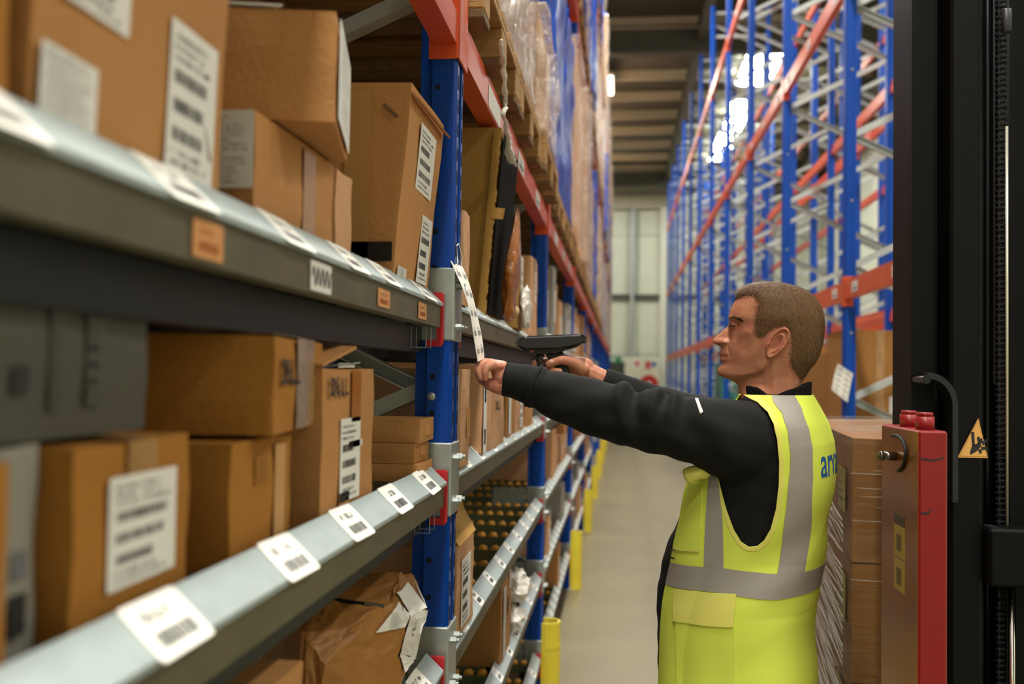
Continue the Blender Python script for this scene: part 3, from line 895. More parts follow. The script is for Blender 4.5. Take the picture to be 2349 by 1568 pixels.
a4 = carton('narrow pale brown carton squeezed between the low carton and the tall one', -0.418, 1.417, 1.503, bA, 1.872, 0.34, tape=False, m=CARD2)
a2 = carton('brown carton turned askew on top of the low carton, white label on its end', -0.352, 1.18, 1.412, 1.880, 2.016, 0.33, rotz=0.21, tape=False)
on_x(a2, 0.115, 0.07, 0.205, 0.125, 'note', 22, ink=INK_G)
flap(a2, [(-0.165, -0.117, 0.139), (0.10, -0.117, 0.139), (0.06, -0.06, 0.143), (-0.165, -0.05, 0.141)], 0.003, PAPER, 'paper_slip')
a5 = carton('tall brown carton beside the blue upright on the top shelf, black tape low down', -0.398, 1.70, 2.012, bA, 2.083, 0.42, tape=False, lean=0.085)
on_x(a5, 0.16, 0.245, 0.145, 0.122, 'ship', 31, r=0.003)
on_x(a5, 0.225, 0.085, 0.10, 0.130, 'ship', 32)
on_x(a5, 0.05, 0.02, 0.07, 0.028, 'note', 33)
on_y(a5, 0.052, 0.056, 0.095, 0.034, None, 0, TAPE_BLACK, name='black_tape')
on_y(a5, 0.055, 0.02, 0.042, 0.045, None, 0, TAPE_BLACK, name='black_tape')
on_y(a5, 0.08, 0.17, 0.045, 0.338, None, 0, mat('clear_tape_on_card', 'bf9059', 0.3), name='tape_strip')
obj('hand_hole', bar((0.19, -0.1585, 0.315), (0.215, -0.1585, 0.292), 0.002, 0.006), CARD_DK, a5)
flap(a5, [(0.24, -0.155, 0.338), (0.245, 0.15, 0.338), (0.257, 0.145, 0.328), (0.250, -0.15, 0.329)], 0.003, name='folded_edge')
flap(a5, [(-0.15, -0.15, 0.34), (0.235, -0.15, 0.342), (0.16, 0.10, 0.352), (-0.15, 0.1, 0.35)], 0.003)

# ---- nearest bay, second shelf
b0 = carton('brown carton at the far left edge of the second shelf, cut by the frame', -0.395, 0.28, 0.612, bB, 1.512, 0.36, tape=False, m=CARD_N)
b1w = carton('narrow grey-white carton with dark printing, left on the second shelf', -0.425, 0.616, 0.692, bB, 1.517, 0.36, tape=False, m=CARD_W)
on_x(b1w, 0.05, 0.035, 0.02, 0.03, None, 1, INK, name='printed_block'); on_x(b1w, 0.05, 0.07, 0.018, 0.02, None, 1, INK_G, name='printed_block')
b1 = carton('brown carton with large white label, front left on the second shelf', -0.40, 0.699, 0.896, bB, 1.514, 0.36, m=CARD_N)
on_x(b1, 0.103, 0.079, 0.118, 0.090, 'ship', 41)
b2 = carton('brown carton under the taped carton, printed mark on its aisle side', -0.40, 0.997, 1.186, bB, 1.497, 0.36, tape=False, m=CARD_N)
on_x(b2, 0.085, 0.10, 0.05, 0.03, 'note', 42, CARD_N, INK, name='printed_block')
on_x(b2, 0.14, 0.065, 0.035, 0.12, None, 1, mat('clear_tape_on_card2', 'c79a68', 0.3), name='tape_strip')
b3 = carton('long white carton, shade put into its grey, lying on top of the left cartons', -0.424, 0.36, 0.856, 1.520, 1.638, 0.42, tape=False, m=mat('shaded_white_cardboard', '4b4942', 0.7, noise=0.06))  # white carton; shelf shade is put into its dark base colour
on_x(b3, 0.345, 0.06, 0.018, 0.075, 'note', 3, MATS['shaded_white_cardboard'], INK, name='printed_block'); on_x(b3, 0.40, 0.06, 0.026, 0.07, 'ship', 4, MATS['shaded_white_cardboard'], INK, name='printed_block')
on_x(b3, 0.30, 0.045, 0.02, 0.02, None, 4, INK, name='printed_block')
b4 = carton('brown carton with shiny tape and black lettering, stacked on another carton', -0.376, 1.055, 1.36, 1.503, 1.612, 0.36, rotz=0.13, tape=False, m=CARD_N)
on_x(b4, 0.165, 0.056, 0.115, 0.109, None, 1, mat('glossy_tape', 'a88a66', 0.12, noise=0.3, nscale=60), name='tape_strip')
word_x(b4, 'DELL', 0.040, 0.075, 0.068)
flap(b4, [(-0.1, -0.15, 0.112), (0.178, -0.15, 0.112), (0.178, 0.15, 0.112), (-0.1, 0.15, 0.112)], 0.0006, mat('glossy_tape', 'a88a66'), 'top_tape')
b5 = carton('tall narrow brown carton with half-open lid and white label, second shelf', -0.392, 1.287, 1.561, bB, 1.578, 0.30, tape=False)
on_x(b5, 0.155, 0.105, 0.075, 0.010, None, 1); on_x(b5, 0.128, 0.085, 0.105, 0.118, 'ship', 51, r=0.002)
word_x(b5, 'DELL', 0.034, 0.068, 0.188)
on_x(b5, 0.155, 0.175, 0.05, 0.075, None, 1, mat('orange_brown_tape', 'a8672a', 0.18), name='tape_strip')
on_x(b5, 0.1, 0.025, 0.05, 0.03, 'note', 6, CARD, INK_G, name='printed_block')
flap(b5, [(0.15, -0.136, 0.217), (0.15, 0.03, 0.245), (0.0, 0.03, 0.25), (0.0, -0.136, 0.217)], 0.004)
flap(b5, [(0.10, 0.02, 0.217), (0.145, 0.03, 0.222), (0.145, 0.07, 0.224), (0.10, 0.07, 0.218)], 0.0015, mat('clear_plastic_bit', 'c9cfc0', 0.2), 'plastic_scrap')
fz = [bB, 1.398, 1.438, 1.484]
for i, (lab, xx) in enumerate((('flat brown carton at the bottom of the stack of three by the upright', -0.383), ('flat brown carton in the middle of the stack of three by the upright', -0.392), ('flat brown carton on top of the stack of three by the upright', -0.382))):
    c = carton(lab, xx, 1.885 + 0.006 * i, 2.033, fz[i] + 0.001, fz[i + 1], 0.30, tape=False, group='flat cartons stacked by the upright', bulge=0.0015)
    flap(c, [(0.1505, -0.02, fz[i + 1] - fz[i] - 0.006), (0.1505, 0.02, fz[i + 1] - fz[i] - 0.006), (0.154, 0.02, 0.012), (0.154, -0.02, 0.012)], 0.002, name='tuck_flap')

# ---- nearest bay, third shelf
def parcel():
    og = np.array((-0.56, 1.76, bC))
    t = thing('crumpled_parcel', 'crumpled brown paper parcel with white labels folded round its corner', 'parcel', tuple(og))
    spec = [(918, 1313, 1.90), (949, 1318, 1.97), (978, 1397, 1.86), (934, 1411, 1.74), (911, 1364, 1.76), (879, 1393, 1.68), (804, 1433, 1.60), (738, 1372, 1.66), (640, 1335, 1.82), (690, 1450, 1.54),
            (745, 1522, 1.53), (912, 1503, 1.70), (951, 1508, 1.86), (925, 1543, 1.74), (700, 1640, 1.50), (900, 1640, 1.68), (900, 1330, 2.02), (930, 1560, 2.02), (600, 1345, 1.98), (600, 1560, 1.98)]
    P = np.array([atY(*q) for q in spec])
    P[[14, 15, 17, 19], 2] = bC + 0.004
    P = list(P)
    F = [(0, 4, 5), (0, 5, 7), (0, 7, 8), (4, 0, 2), (4, 2, 3), (0, 1, 2), (5, 4, 3), (5, 3, 11), (5, 11, 10), (5, 10, 6), (6, 10, 9), (6, 9, 7), (5, 6, 7), (3, 2, 12), (3, 12, 11), (11, 12, 13),
         (10, 11, 15), (10, 15, 14), (11, 13, 15), (9, 10, 14), (0, 1, 16), (0, 16, 18), (0, 18, 8), (1, 2, 16), (2, 12, 17), (2, 17, 16), (12, 13, 17), (13, 15, 17), (14, 15, 17), (14, 17, 19), (16, 17, 19), (16, 19, 18), (8, 18, 19), (8, 19, 14), (8, 14, 9), (8, 9, 7)]
    r = np.random.default_rng(12)
    for lev in range(3):                     # split the facets and crease them
        mid, G = {}, []
        def mp_(a, b):
            k = (min(a, b), max(a, b))
            if k not in mid:
                mid[k] = len(P); P.append((P[a] + P[b]) / 2 + r.normal(0, (0.0035, 0.0020, 0.0010)[lev], 3))
            return mid[k]
        for (a, b, c) in F:
            x, y, z = mp_(a, b), mp_(b, c), mp_(c, a)
            G += [(a, x, z), (x, b, y), (z, y, c), (x, y, z)]
        F = G
    V = [p - og for p in P]
    for v in V: v[2] = max(v[2], 0.001)
    o = obj('wrapping', (V, F), mat('kraft_paper', 'a8733a', 0.5, noise=0.2, nscale=10, bump=0.2, bscale=30, spec=0.4), t)
    bv = BVHTree.FromPolygons([Vector(v + og) for v in V], F)
    D = lambda nm, q, nu=6, nv=6: decal(nm, bv, q, nu, nv, PAPER, t, og, 0.004)
    D('address_label', [(932, 1337), (977, 1396), (938, 1412), (910, 1363)])
    s1 = D('address_label', [(912, 1383), (936, 1411), (924, 1438), (858, 1451)])
    s2 = D('address_label', [(937, 1412), (977, 1398), (955, 1504), (913, 1506)], 8, 5)
    D('label_tail', [(914, 1506), (953, 1504), (944, 1518), (925, 1541)], 4, 4)
    D('address_label', [(949, 1333), (951, 1338), (976, 1393), (963, 1372)], 4, 4)
    def pr(s, c0, cx_, cy_, w, h, kind, sd):
        c, a, b = [hit_bvh(bv, *q, 0.0055) for q in (c0, cx_, cy_)]
        if c is None or a is None or b is None: return
        p = obj('print', put(marks(kind, w, h, sd, 0.0008), basis(c - og, a - c, b - c)), INK, s); p['kind'] = 'stuff'
    pr(s1, (903, 1422), (920, 1420), (908, 1405), 0.035, 0.03, 'note', 3)
    pr(s2, (940, 1452), (955, 1446), (943, 1430), 0.022, 0.06, 'ship', 5)
    q = [hit_bvh(bv, a, b, 0.002) for a, b in ((742, 1372), (790, 1380), (835, 1387), (878, 1392))]
    q = [p - og for p in q if p is not None]
    if len(q) > 1: obj('strap', tube(q, 0.0035, 6), TAPE_BLACK, t)
    return t
parcel()
carton('brown carton whose top edge shows at the bottom of the picture, third shelf', -0.40, 0.985, 1.25, bC, 1.205, 0.36)
carton('dark brown carton set back in shadow behind the third shelf front', -0.62, 1.15, 1.52, bC, 1.30, 0.40, tape=False)
carton('brown carton low on the left of the third shelf', -0.41, 0.55, 0.95, bC, 1.15, 0.38)
# ---- second bay (beside the hands): cartons on all levels
carton('short pale carton just behind the near upright on the top shelf', -0.352, 2.2, 2.285, bA, 1.94, 0.3, m=CARD2, tape=False)
d1 = carton('big dull brown carton with a hand-drawn ring, edge torn, on the top shelf', -0.372, 2.69, 3.08, bA, 2.25, 0.55, m=CARD_OLIVE, tape=False, lean=0.075, bulge=0.008)
# torn corrugated edge
def torn(x, y, z0, z1, n=60):
    V, F = [], []
    r = random.Random(5)
    for i in range(n + 1):
        z = z0 + (z1 - z0) * i / n
        x1 = x + 0.075 * z + r.uniform(-0.0025, 0.004)
        V += [(x + 0.075 * z - 0.02, y, z), (x1, y, z), (x + 0.075 * z - 0.02, y + 0.006, z), (x1, y + 0.006, z)]
    for i in range(n):
        a = 4 * i
        F += [(a, a + 1, a + 5, a + 4), (a + 2, a + 6, a + 7, a + 3), (a + 1, a + 3, a + 7, a + 5)]
    return V, F
obj('torn_edge', torn(0.278, -0.205, 0.0, 0.515), CARD_OLIVE, d1)
flap(d1, [(0.29, -0.205, 0.30), (0.33, -0.215, 0.295), (0.325, -0.215, 0.265), (0.285, -0.205, 0.27)], 0.004, CARD_OLIVE, 'torn_tab')
on_x(d1, 0.195, 0.26, 0.37, 0.50, None, 0, mat('black_board', '0c0c0c', 0.85, spec=0.1), name='black_board')
ring = [(0.13 + 0.05 * math.cos(a), -0.2055 - 0.007, 0.33 + 0.055 * math.sin(a)) for a in np.linspace(-2.6, 2.2, 26)]
obj('pen_mark', tube(ring, 0.003, 5), INK, d1)
obj('pen_mark', tube([(0.10, -0.213, 0.385), (0.135, -0.2135, 0.345), (0.14, -0.2135, 0.32)], 0.0025, 5), INK, d1)
# brown plastic bundle hanging in front of the black board
def bundle():
    t = thing('plastic_bundle', 'shiny orange-brown film bundle drooping over the front of the big torn carton', 'film', (-0.33, 2.86, bA))
    secs = []
    for i, (z, x, y, rx, ry) in enumerate(((0.33, 0.026, 0.03, 0.004, 0.02), (0.26, 0.026, 0.01, 0.012, 0.055), (0.18, 0.02, 0.0, 0.02, 0.08), (0.10, 0.012, 0.0, 0.022, 0.085), (0.05, 0.008, 0.0, 0.018, 0.05), (0.02, 0.01, 0.0, 0.022, 0.05), (0.002, 0.01, 0.0, 0.012, 0.03))):
        secs.append([(x + rx * math.cos(a) * (1 + 0.25 * math.sin(3 * a + i)), y + ry * math.sin(a) * (1 + 0.2 * math.sin(4 * a + 2 * i)), z) for a in np.linspace(0, 2 * math.pi, 20)[:-1]])
    P = np.array(secs) + np.random.default_rng(3).normal(0, 1, (7, 19, 3)) * np.array([.003, .006, .008]) * np.array([0.3, 1, 1, 1, 1, 1, 0.2])[:, None, None]; V, F = grid(P, closed_v=True); n = 19
    F += [tuple(range(n)), tuple(range(6 * n, 7 * n))[::-1]]
    o = obj('film_wad', (V, F), mat('amber_film', 'a8632a', 0.18, noise=0.4, nscale=30, bump=0.8, bscale=30, spec=0.7), t, smooth=True)
    md = o.modifiers.new('s', 'SUBSURF'); md.levels = 1; md.render_levels = 1
    obj('film_knot', ellipsoid((0.012, 0.05, 0.03), (0.022, 0.03, 0.02)), mat('pale_film', 'd9b58c', 0.3, bump=0.8, bscale=60), t, smooth=True)
bundle()
def film_strand():
    r = random.Random(9)
    t = thing('film_strand', 'twisted strand of clear stretch film hanging from the pallet over the shelf', 'film', (0, 0, 0))
    pts = []
    for (px, py) in ((1150, 92), (1156, 150), (1158, 200), (1161, 245), (1155, 260), (1163, 300), (1168, 335), (1172, 365), (1184, 380)):
        p = atX(px, py, -0.298); pts.append(p)
    P = []
    for a, b in zip(pts[:-1], pts[1:]):
        for k in range(4): P.append(a + (b - a) * k / 4 + np.array([r.uniform(-.003, .003), r.uniform(-.004, .004), 0]))
    P.append(pts[-1])
    rr = [0.004 + 0.004 * r.random() + (0.006 if 24 < i < 30 else 0) for i in range(len(P))]
    obj('twisted_film', tube(P, rr, 7), mat('clear_film_strand', 'd8d2c6', 0.12, spec=0.9, alpha=0.75, bump=0.8, bscale=80), t, smooth=True)
film_strand()
d2 = carton('dull brown carton with white film on its aisle face, top shelf', -0.345, 3.27, 3.52, bA, 1.985, 0.35, m=CARD_OLIVE, tape=False)
on_x(d2, 0.14, 0.17, 0.06, 0.16, 'ship', 61)
def film_bag(label, c, r, m, name='plastic_bag'):
    t = thing(name, label, 'bag', (c[0], c[1], c[2] - r[2]))
    V, F = ellipsoid((0, 0, r[2]), r, 9, 12)
    V = np.array(V)
    w = 1 + 0.13 * np.sin(V[:, 1] * 60 + V[:, 2] * 45) * np.cos(V[:, 2] * 70) + 0.10 * np.sin(V[:, 0] * 90 - V[:, 1] * 50)
    V[:, 0] *= w; V[:, 1] *= w
    q = np.random.default_rng(int(c[1] * 100)).normal(0, 1, V.shape) * np.array([.10, .10, .10]) * np.array(r)
    V = V + q; V[:, 0] *= 0.9
    V[:, 2] = np.maximum(V[:, 2], 0)
    obj('bag_skin', (list(V), F), m, t)
    return t
WBAG = mat('white_plastic_bag', 'e4dfd8', 0.22, bump=0.8, bscale=40, spec=0.6)
film_bag('white plastic film bulging in front of the brown carton on the top shelf', (-0.322, 3.40, 1.80), (0.018, 0.10, 0.07), WBAG)
carton('tall dull brown carton set back behind the filmed carton, top shelf', -0.44, 3.56, 3.82, bA, 2.06, 0.3, m=CARD_OLIVE, tape=False)
d4 = carton('tall pale carton just before the second blue upright, top shelf', -0.350, 3.86, 4.15, bA, 2.04, 0.35, m=CARD2)
on_x(d4, 0.16, 0.2, 0.07, 0.12, 'ship', 62)
carton('brown carton beside the second blue upright, top shelf', -0.40, 4.18, 4.5, bA, 1.99, 0.35)

e1 = carton('slim pale carton standing against the near upright, second shelf', -0.352, 2.2, 2.325, bB, 1.583, 0.30, m=CARD2, tape=False)
on_x(e1, 0.085, 0.10, 0.05, 0.07, None, 1, CARD, name='tape_strip'); on_y(e1, 0.02, 0.11, 0.03, 0.2, 'note', 3)
e2 = carton('brown carton with a long white label strip, under the man\'s left hand', -0.358, 2.58, 2.80, bB, 1.60, 0.34, m=CARD2, tape=False)
on_x(e2, 0.035, 0.11, 0.055, 0.215)
on_x(e2, 0.035, 0.165, 0.03, 0.06, 'lip', 63)
on_x(e2, 0.035, 0.045, 0.03, 0.04, 'lip', 64)
e3 = carton('pale brown carton with black lettering high on its aisle face, second shelf', -0.358, 2.815, 3.08, bB, 1.60, 0.34, m=CARD2, tape=False)
word_x(e3, 'DELL', 0.036, 0.085, 0.118)
e4 = carton('brown carton fourth from the near upright on the second shelf', -0.365, 3.22, 3.45, bB, 1.56, 0.34, tape=False)
on_x(e4, 0.06, 0.1, 0.07, 0.17)
e5 = carton('brown carton fifth from the near upright on the second shelf', -0.365, 3.48, 3.78, bB, 1.55, 0.34, m=CARD2, tape=False)
on_x(e5, 0.18, 0.1, 0.09, 0.16, 'ship', 65)
e6 = carton('brown carton closest to the second upright on the second shelf', -0.365, 3.84, 4.2, bB, 1.57, 0.34)

f1 = carton('open brown carton with long flap raised and white label, third shelf', -0.352, 2.19, 2.43, bC, 1.19, 0.34, tape=False, m=CARD2)
on_x(f1, 0.10, 0.095, 0.13, 0.15, 'ship', 66)
flap(f1, [(0.17, -0.12, 0.205), (0.172, 0.118, 0.206), (0.06, 0.30, 0.33), (0.05, -0.02, 0.33)], 0.005, CARD_OLIVE)
f2 = carton('brown carton with tape standing behind the raised flap, third shelf', -0.50, 2.46, 2.62, bC, 1.33, 0.3, tape=False)
on_x(f2, 0.07, 0.29, 0.05, 0.09, None, 1, TAPE, name='tape_strip')
carton('dark brown carton at the back of the third shelf near the upright', -0.72, 2.2, 2.44, bC, 1.30, 0.4, tape=False)
g1 = carton('large brown carton with white side label on the fourth shelf', -0.368, 3.17, 3.47, bD + 0.002, 0.925, 0.5, tape=False)
on_x(g1, 0.07, 0.13, 0.06, 0.22, 'note', 67); on_x(g1, 0.17, 0.16, 0.035, 0.05, None, 1, INK, name='hand_hole'); on_x(g1, 0.23, 0.24, 0.05, 0.07, None, 1, TAPE, name='tape_strip')
on_y(g1, 0.16, 0.27, 0.06, 0.015, None, 1, CARD_DK, name='hand_hole')
wb1 = film_bag('crumpled white bag with pink printing behind the large carton, fourth shelf', (-0.37, 3.66, 0.80), (0.05, 0.085, 0.06), WBAG)
p = sticker(wb1, (0.052, -0.01, 0.07), (0, 1, 0), (0, 0, 1), 0.06, 0.05, 'note', 5, PAPER, mat('pink_ink', 'd9849a', 0.5))
film_bag('crumpled white bag lowest of the two on the fourth shelf', (-0.38, 3.62, 0.69), (0.05, 0.09, 0.048), WBAG)
# ---- further bays: cartons in rows
r = random.Random(21)
NUM = ['standing nearest', 'second', 'third', 'fourth', 'fifth', 'sixth', 'seventh', 'eighth', 'ninth']
for b in (1, 2, 3):
    ya, yb = frame_y(b) + 0.1, frame_y(b + 1)
    for li in range(5):
        y = ya + 0.06; i = 0
        top = (2.20, 1.66, 1.28, 0.90, 0.56)[li]
        while y < yb - 0.25:
            w = r.uniform(0.22, 0.42)
            keep = {0: 0.9, 1: 0.9, 2: 0.55, 3: 0.3, 4: 0.3}[li]
            if b == 1 and li in (2, 3, 4) and i == 0: keep = 0
            if r.random() < keep:
                h = (top - BED[li]) * r.uniform(0.6, 0.95)
                c = carton('carton %s in the row on the %s shelf, %s' % (NUM[i], LEVNAME[li], BAYNAME[b]), LX - r.uniform(0.002, 0.04), y, min(y + w, yb - 0.02), BED[li], BED[li] + h, 0.35, m=r.choice((CARD, CARD, CARD2, CARD2, CARD_W)), tape=False, group='cartons on the far flow shelves', seed=r.randrange(999))
                if r.random() < 0.7: on_x(c, w * 0.5, h * 0.5, w * 0.35, h * 0.4, None, 3)
            y += w + r.uniform(0.005, 0.05); i += 1

# ================================================================== hanging label sheet at the near upright
def label_sheet(label, corners, nseg, sag, name='label_sheet', string=None, kind='sheet', seed=1):
    """corners: tl, tr, br, bl"""
    tl, tr, br, bl = [np.array(c, float) for c in corners]
    t = thing(name, label, 'paper', tuple(tl))
    n = np.cross(tr - tl, bl - tl); n /= np.linalg.norm(n)
    V, F = [], []
    nu = 4
    rr = random.Random(seed)
    for i in range(nseg + 1):
        f = i / nseg
        for j in range(nu + 1):
            g = j / nu
            p = (tl * (1 - g) + tr * g) * (1 - f) + (bl * (1 - g) + br * g) * f + n * sag * math.sin(math.pi * f) * (1 + 0.3 * math.sin(5 * f + 2 * g)) - tl
            V.append(p)
    for i in range(nseg):
        for j in range(nu): F.append((i * (nu + 1) + j, i * (nu + 1) + j + 1, (i + 1) * (nu + 1) + j + 1, (i + 1) * (nu + 1) + j))
    o = obj('sheet', (V, F), PAPER_W, t)
    md = o.modifiers.new('th', 'SOLIDIFY'); md.thickness = 0.0006; md.offset = 0
    # printing mapped onto the curved sheet
    mv_, mf = marks(kind, 1, 1, seed)
    W = []
    for (x, y, _) in mv_:
        g, f = min(1, max(0, x + 0.5)), min(1, max(0, 0.5 - y))
        p = (tl * (1 - g) + tr * g) * (1 - f) + (bl * (1 - g) + br * g) * f + n * sag * math.sin(math.pi * f) * (1 + 0.3 * math.sin(5 * f + 2 * g)) - tl
        W.append(p)
    nn = n if (n @ (CO - tl)) > 0 else -n
    p = obj('print', ([w + nn * 0.0012 for w in W], mf), INK_G, o); p['kind'] = 'stuff'
    if string is not None:
        obj('string', tube([np.array(s) - tl for s in string], 0.0012, 5), mat('white_string', 'e6e6e0', 0.7), t)
    return t
HANDX = atY(1103, 829, 2.10)
sheet_t = label_sheet('long white bar-code label sheet hung on the near upright, held by the man',
            (atY(1033, 597, 2.045), atY(1061, 612, 2.13), atY(1111, 822, 2.13), atY(1096, 829, 2.09)), 14, -0.010,
            string=[atY(1050, 604, 2.08), atY(1049, 585, 2.10), (LX + .002, 2.075, 1.845), (LX + .004, 2.085, 1.85), (LX + .004, 2.10, 1.845), atY(1060, 590, 2.12), atY(1058, 611, 2.12)])

# ================================================================== pallets and loads on the beams of the left rack
PD, PW = 1.2, 0.80
ME_PB = {
    'deck': make_mesh('deck_board', *cbox(-PD, 0, 0.122, 0, 0.118, 0.144, 0.003), WOOD),
    'cross': make_mesh('cross_board', *cbox(-0.145, 0, 0.100, 0, PW, 0.122, 0.003), WOOD),
    'block': make_mesh('block', *cbox(-0.145, 0, 0.022, 0, 0.1, 0.100, 0.004), WOOD),
    'runner': make_mesh('bottom_board', *cbox(-PD, 0, 0, 0, 0.1, 0.022, 0.003), WOOD_DK)}
def pallet(x, y, z, label, group, w=PW):
    t = thing('pallet', label, 'pallet', (x, y, z), group)
    for i in range(5): link('deck_board', ME_PB['deck'], t, (0, i * (PW - 0.118) / 4, 0))
    for xx in (0, -0.527, -1.055): link('cross_board', ME_PB['cross'], t, (xx, 0, 0))
    for xx in (0, -0.527, -1.055):
        for yy in (0, 0.35, 0.70): link('block', ME_PB['block'], t, (xx, yy, 0))
    for yy in (0, 0.35, 0.70): link('bottom_board', ME_PB['runner'], t, (0, yy, 0))
    return t
def film_shell(sx, sy, sz, seed, amp=0.012, n=18):
    """loose wrap: box shell around a load with wrinkles, open below"""
    r = np.random.default_rng(seed); ph = r.uniform(0, 6.28, 8)
    def f(p):
        x, y, z = p
        d = amp * (math.sin(11 * y + 6 * z + ph[0]) * math.sin(9 * z - 4 * y + ph[1]) + 0.5 * math.sin(23 * z + 17 * y + ph[2]) + 0.4 * math.sin(19 * x + 21 * z + ph[3]))
        return d
    V, F = carton_body(sx, sy, sz, seed, 0.0, n=n)
    V2 = []
    for (x, y, z) in V:
        d = f((x, y, z)); nx = 1 if x > sx / 2 - 1e-3 else (-1 if x < -sx / 2 + 1e-3 else 0); ny = 1 if y > sy / 2 - 1e-3 else (-1 if y < -sy / 2 + 1e-3 else 0)
        V2.append((x + nx * d, y + ny * d, z))
    return V2, F
def load(label, group, x1, y0, y1, z0, z1, wrap, cm, rows=3, cols=2, seed=1, depth=1.1, lean=0.0):
    """palletised stack: cartons facing the aisle and the camera side, wrapped in film"""
    t = thing('wrapped_load', label, 'load', (x1 - depth / 2, (y0 + y1) / 2, z0), group)
    hx, hy, H = depth / 2, (y1 - y0) / 2, z1 - z0
    rr = random.Random(seed)
    h = H / rows
    me = {}
    for i in range(rows):
        for j in range(cols):
            wy = 2 * hy / cols
            d = rr.uniform(0, 0.006)
            key = round(d, 2)
            if 'c' not in me: me['c'] = make_mesh('carton', *carton_body(depth - 0.04, wy - 0.006, h - 0.004, seed, 0.004, n=4), cm)
            link('carton', me['c'], t, (d - 0.008, -hy + wy * (j + 0.5), h * i))
    if wrap is not None:
        o = obj('stretch_film', film_shell(depth + 0.02, 2 * hy + 0.02, H + 0.012, seed), wrap, t, smooth=True)
    return t
LOADG = 'wrapped loads on the pallet beams of the left rack'
PALG = 'wooden pallets on the beams of the left rack'
# first level, bay over the nearest shelves (seen from below)
zt = [z + 0.112 for z in BEAM_Z]
for i, y in enumerate((-0.58, 0.28, 1.15)):
    pallet(-0.33, y, zt[0], 'wooden pallet overhead, %s of the three above the nearest shelves' % ORD[i], PALG)
    load('brown cartons stacked on the %s pallet above the nearest shelves' % ORD[i], LOADG, -0.36, y + 0.02, y + 0.78, zt[0] + 0.147, zt[0] + 1.35, None, CARD, 3, 2, 40 + i)
# bay beside the man: two pallets with a milky-wrapped load each
BOARD = mat('wrapped_board', 'b59682', 0.5, noise=0.12, nscale=4, spec=0.4)
for i, (y, top) in enumerate(((2.20, 1.42), (3.04, 1.42), (3.86, 0.5))):
    if i < 2:
        pallet(-0.315, y, zt[0], 'rough wooden pallet on the orange beam, %s from the near upright' % ORD[i], PALG)
        load('pale load wrapped in clear film on the %s pallet above the scanned cartons' % ORD[i], LOADG, -0.345, y + 0.01, y + (0.80 if i == 0 else 0.72), zt[0] + 0.147, zt[0] + 0.147 + top, FILM_P, BOARD, 2, 1, 60 + i)
    else:
        pallet(-0.300, y, zt[0], 'wooden pallet on the orange beam next to the second blue upright', PALG)
        load('low load wrapped in clear film next to the second blue upright', LOADG, -0.315, y, y + 0.72, zt[0] + 0.147, zt[0] + 0.147 + top, FILM_P, CARD2, 2, 2, 63)
r = random.Random(5)
kinds = [(FILM_B, mat('blue_goods', '2450a8', 0.4)), (FILM, CARD2), (FILM_P, CARD2), (FILM, CARD), (FILM_B, MATS['blue_goods']), (None, CARD2)]
seq = {(1, 0): [0, 0, 1], (2, 0): [5, 2, 2], (3, 0): [1, 2, 4], (1, 1): [0, 4, 1], (2, 1): [4, 2, 0], (0, 1): [2, 2, 2], (3, 1): [4, 1, 2]}
for b in range(0, N_LEFT - 1):
    ya, yb = frame_y(b) + 0.1, frame_y(b + 1)
    for lv in range(3):
        if b == 0 and lv == 0: continue
        if b == 0 and lv == 2: continue
        for i in range(3):
            y = ya + 0.035 + i * (0.83 if b == 0 else 0.87)
            far = b > 5
            where = '%s pallet of the %s bay, %s beam level' % (ORD[i], ORD[b + 1], ('lowest', 'middle', 'top')[lv])
            if not far:
                pallet(-0.325, y, zt[lv], 'wooden pallet, ' + where, PALG)
            k = seq.get((b, lv), [r.choice((1, 2, 3, 5, 1, 2, 3, 4)) for _ in range(3)])[i]
            wrap, cm = kinds[k]
            nm = {0: 'blue film wrapped load', 1: 'pale cartons in clear film', 2: 'pale load in milky film', 3: 'brown cartons in clear film', 4: 'blue film wrapped load', 5: 'unwrapped pale cartons'}[k]
            load('%s, %s' % (nm, where), LOADG, -0.33 + r.uniform(-0.02, 0.035), y + 0.005, y + 0.79, zt[lv] + (0.147 if not far else 0.002), zt[lv] + r.uniform(1.2, 1.66), wrap, cm, 3 if k not in (0, 4) else 2, 2 if k not in (0, 4) else 1, r.randrange(999))
# far bays: floor and lower levels hold pallet loads too
for b in range(4, N_LEFT - 1):
    ya = frame_y(b) + 0.1
    for i in range(3):
        load('brown pallet load standing on the floor under the %s bay, %s in the row' % (ORD[b + 1], ORD[i]), 'loads on the floor under the far left rack', -0.42, ya + 0.05 + i * 0.875, ya + 0.85 + i * 0.875, 0.0, 1.75, None, CARD if (b + i) % 2 else CARD2, 3, 2, b * 3 + i)
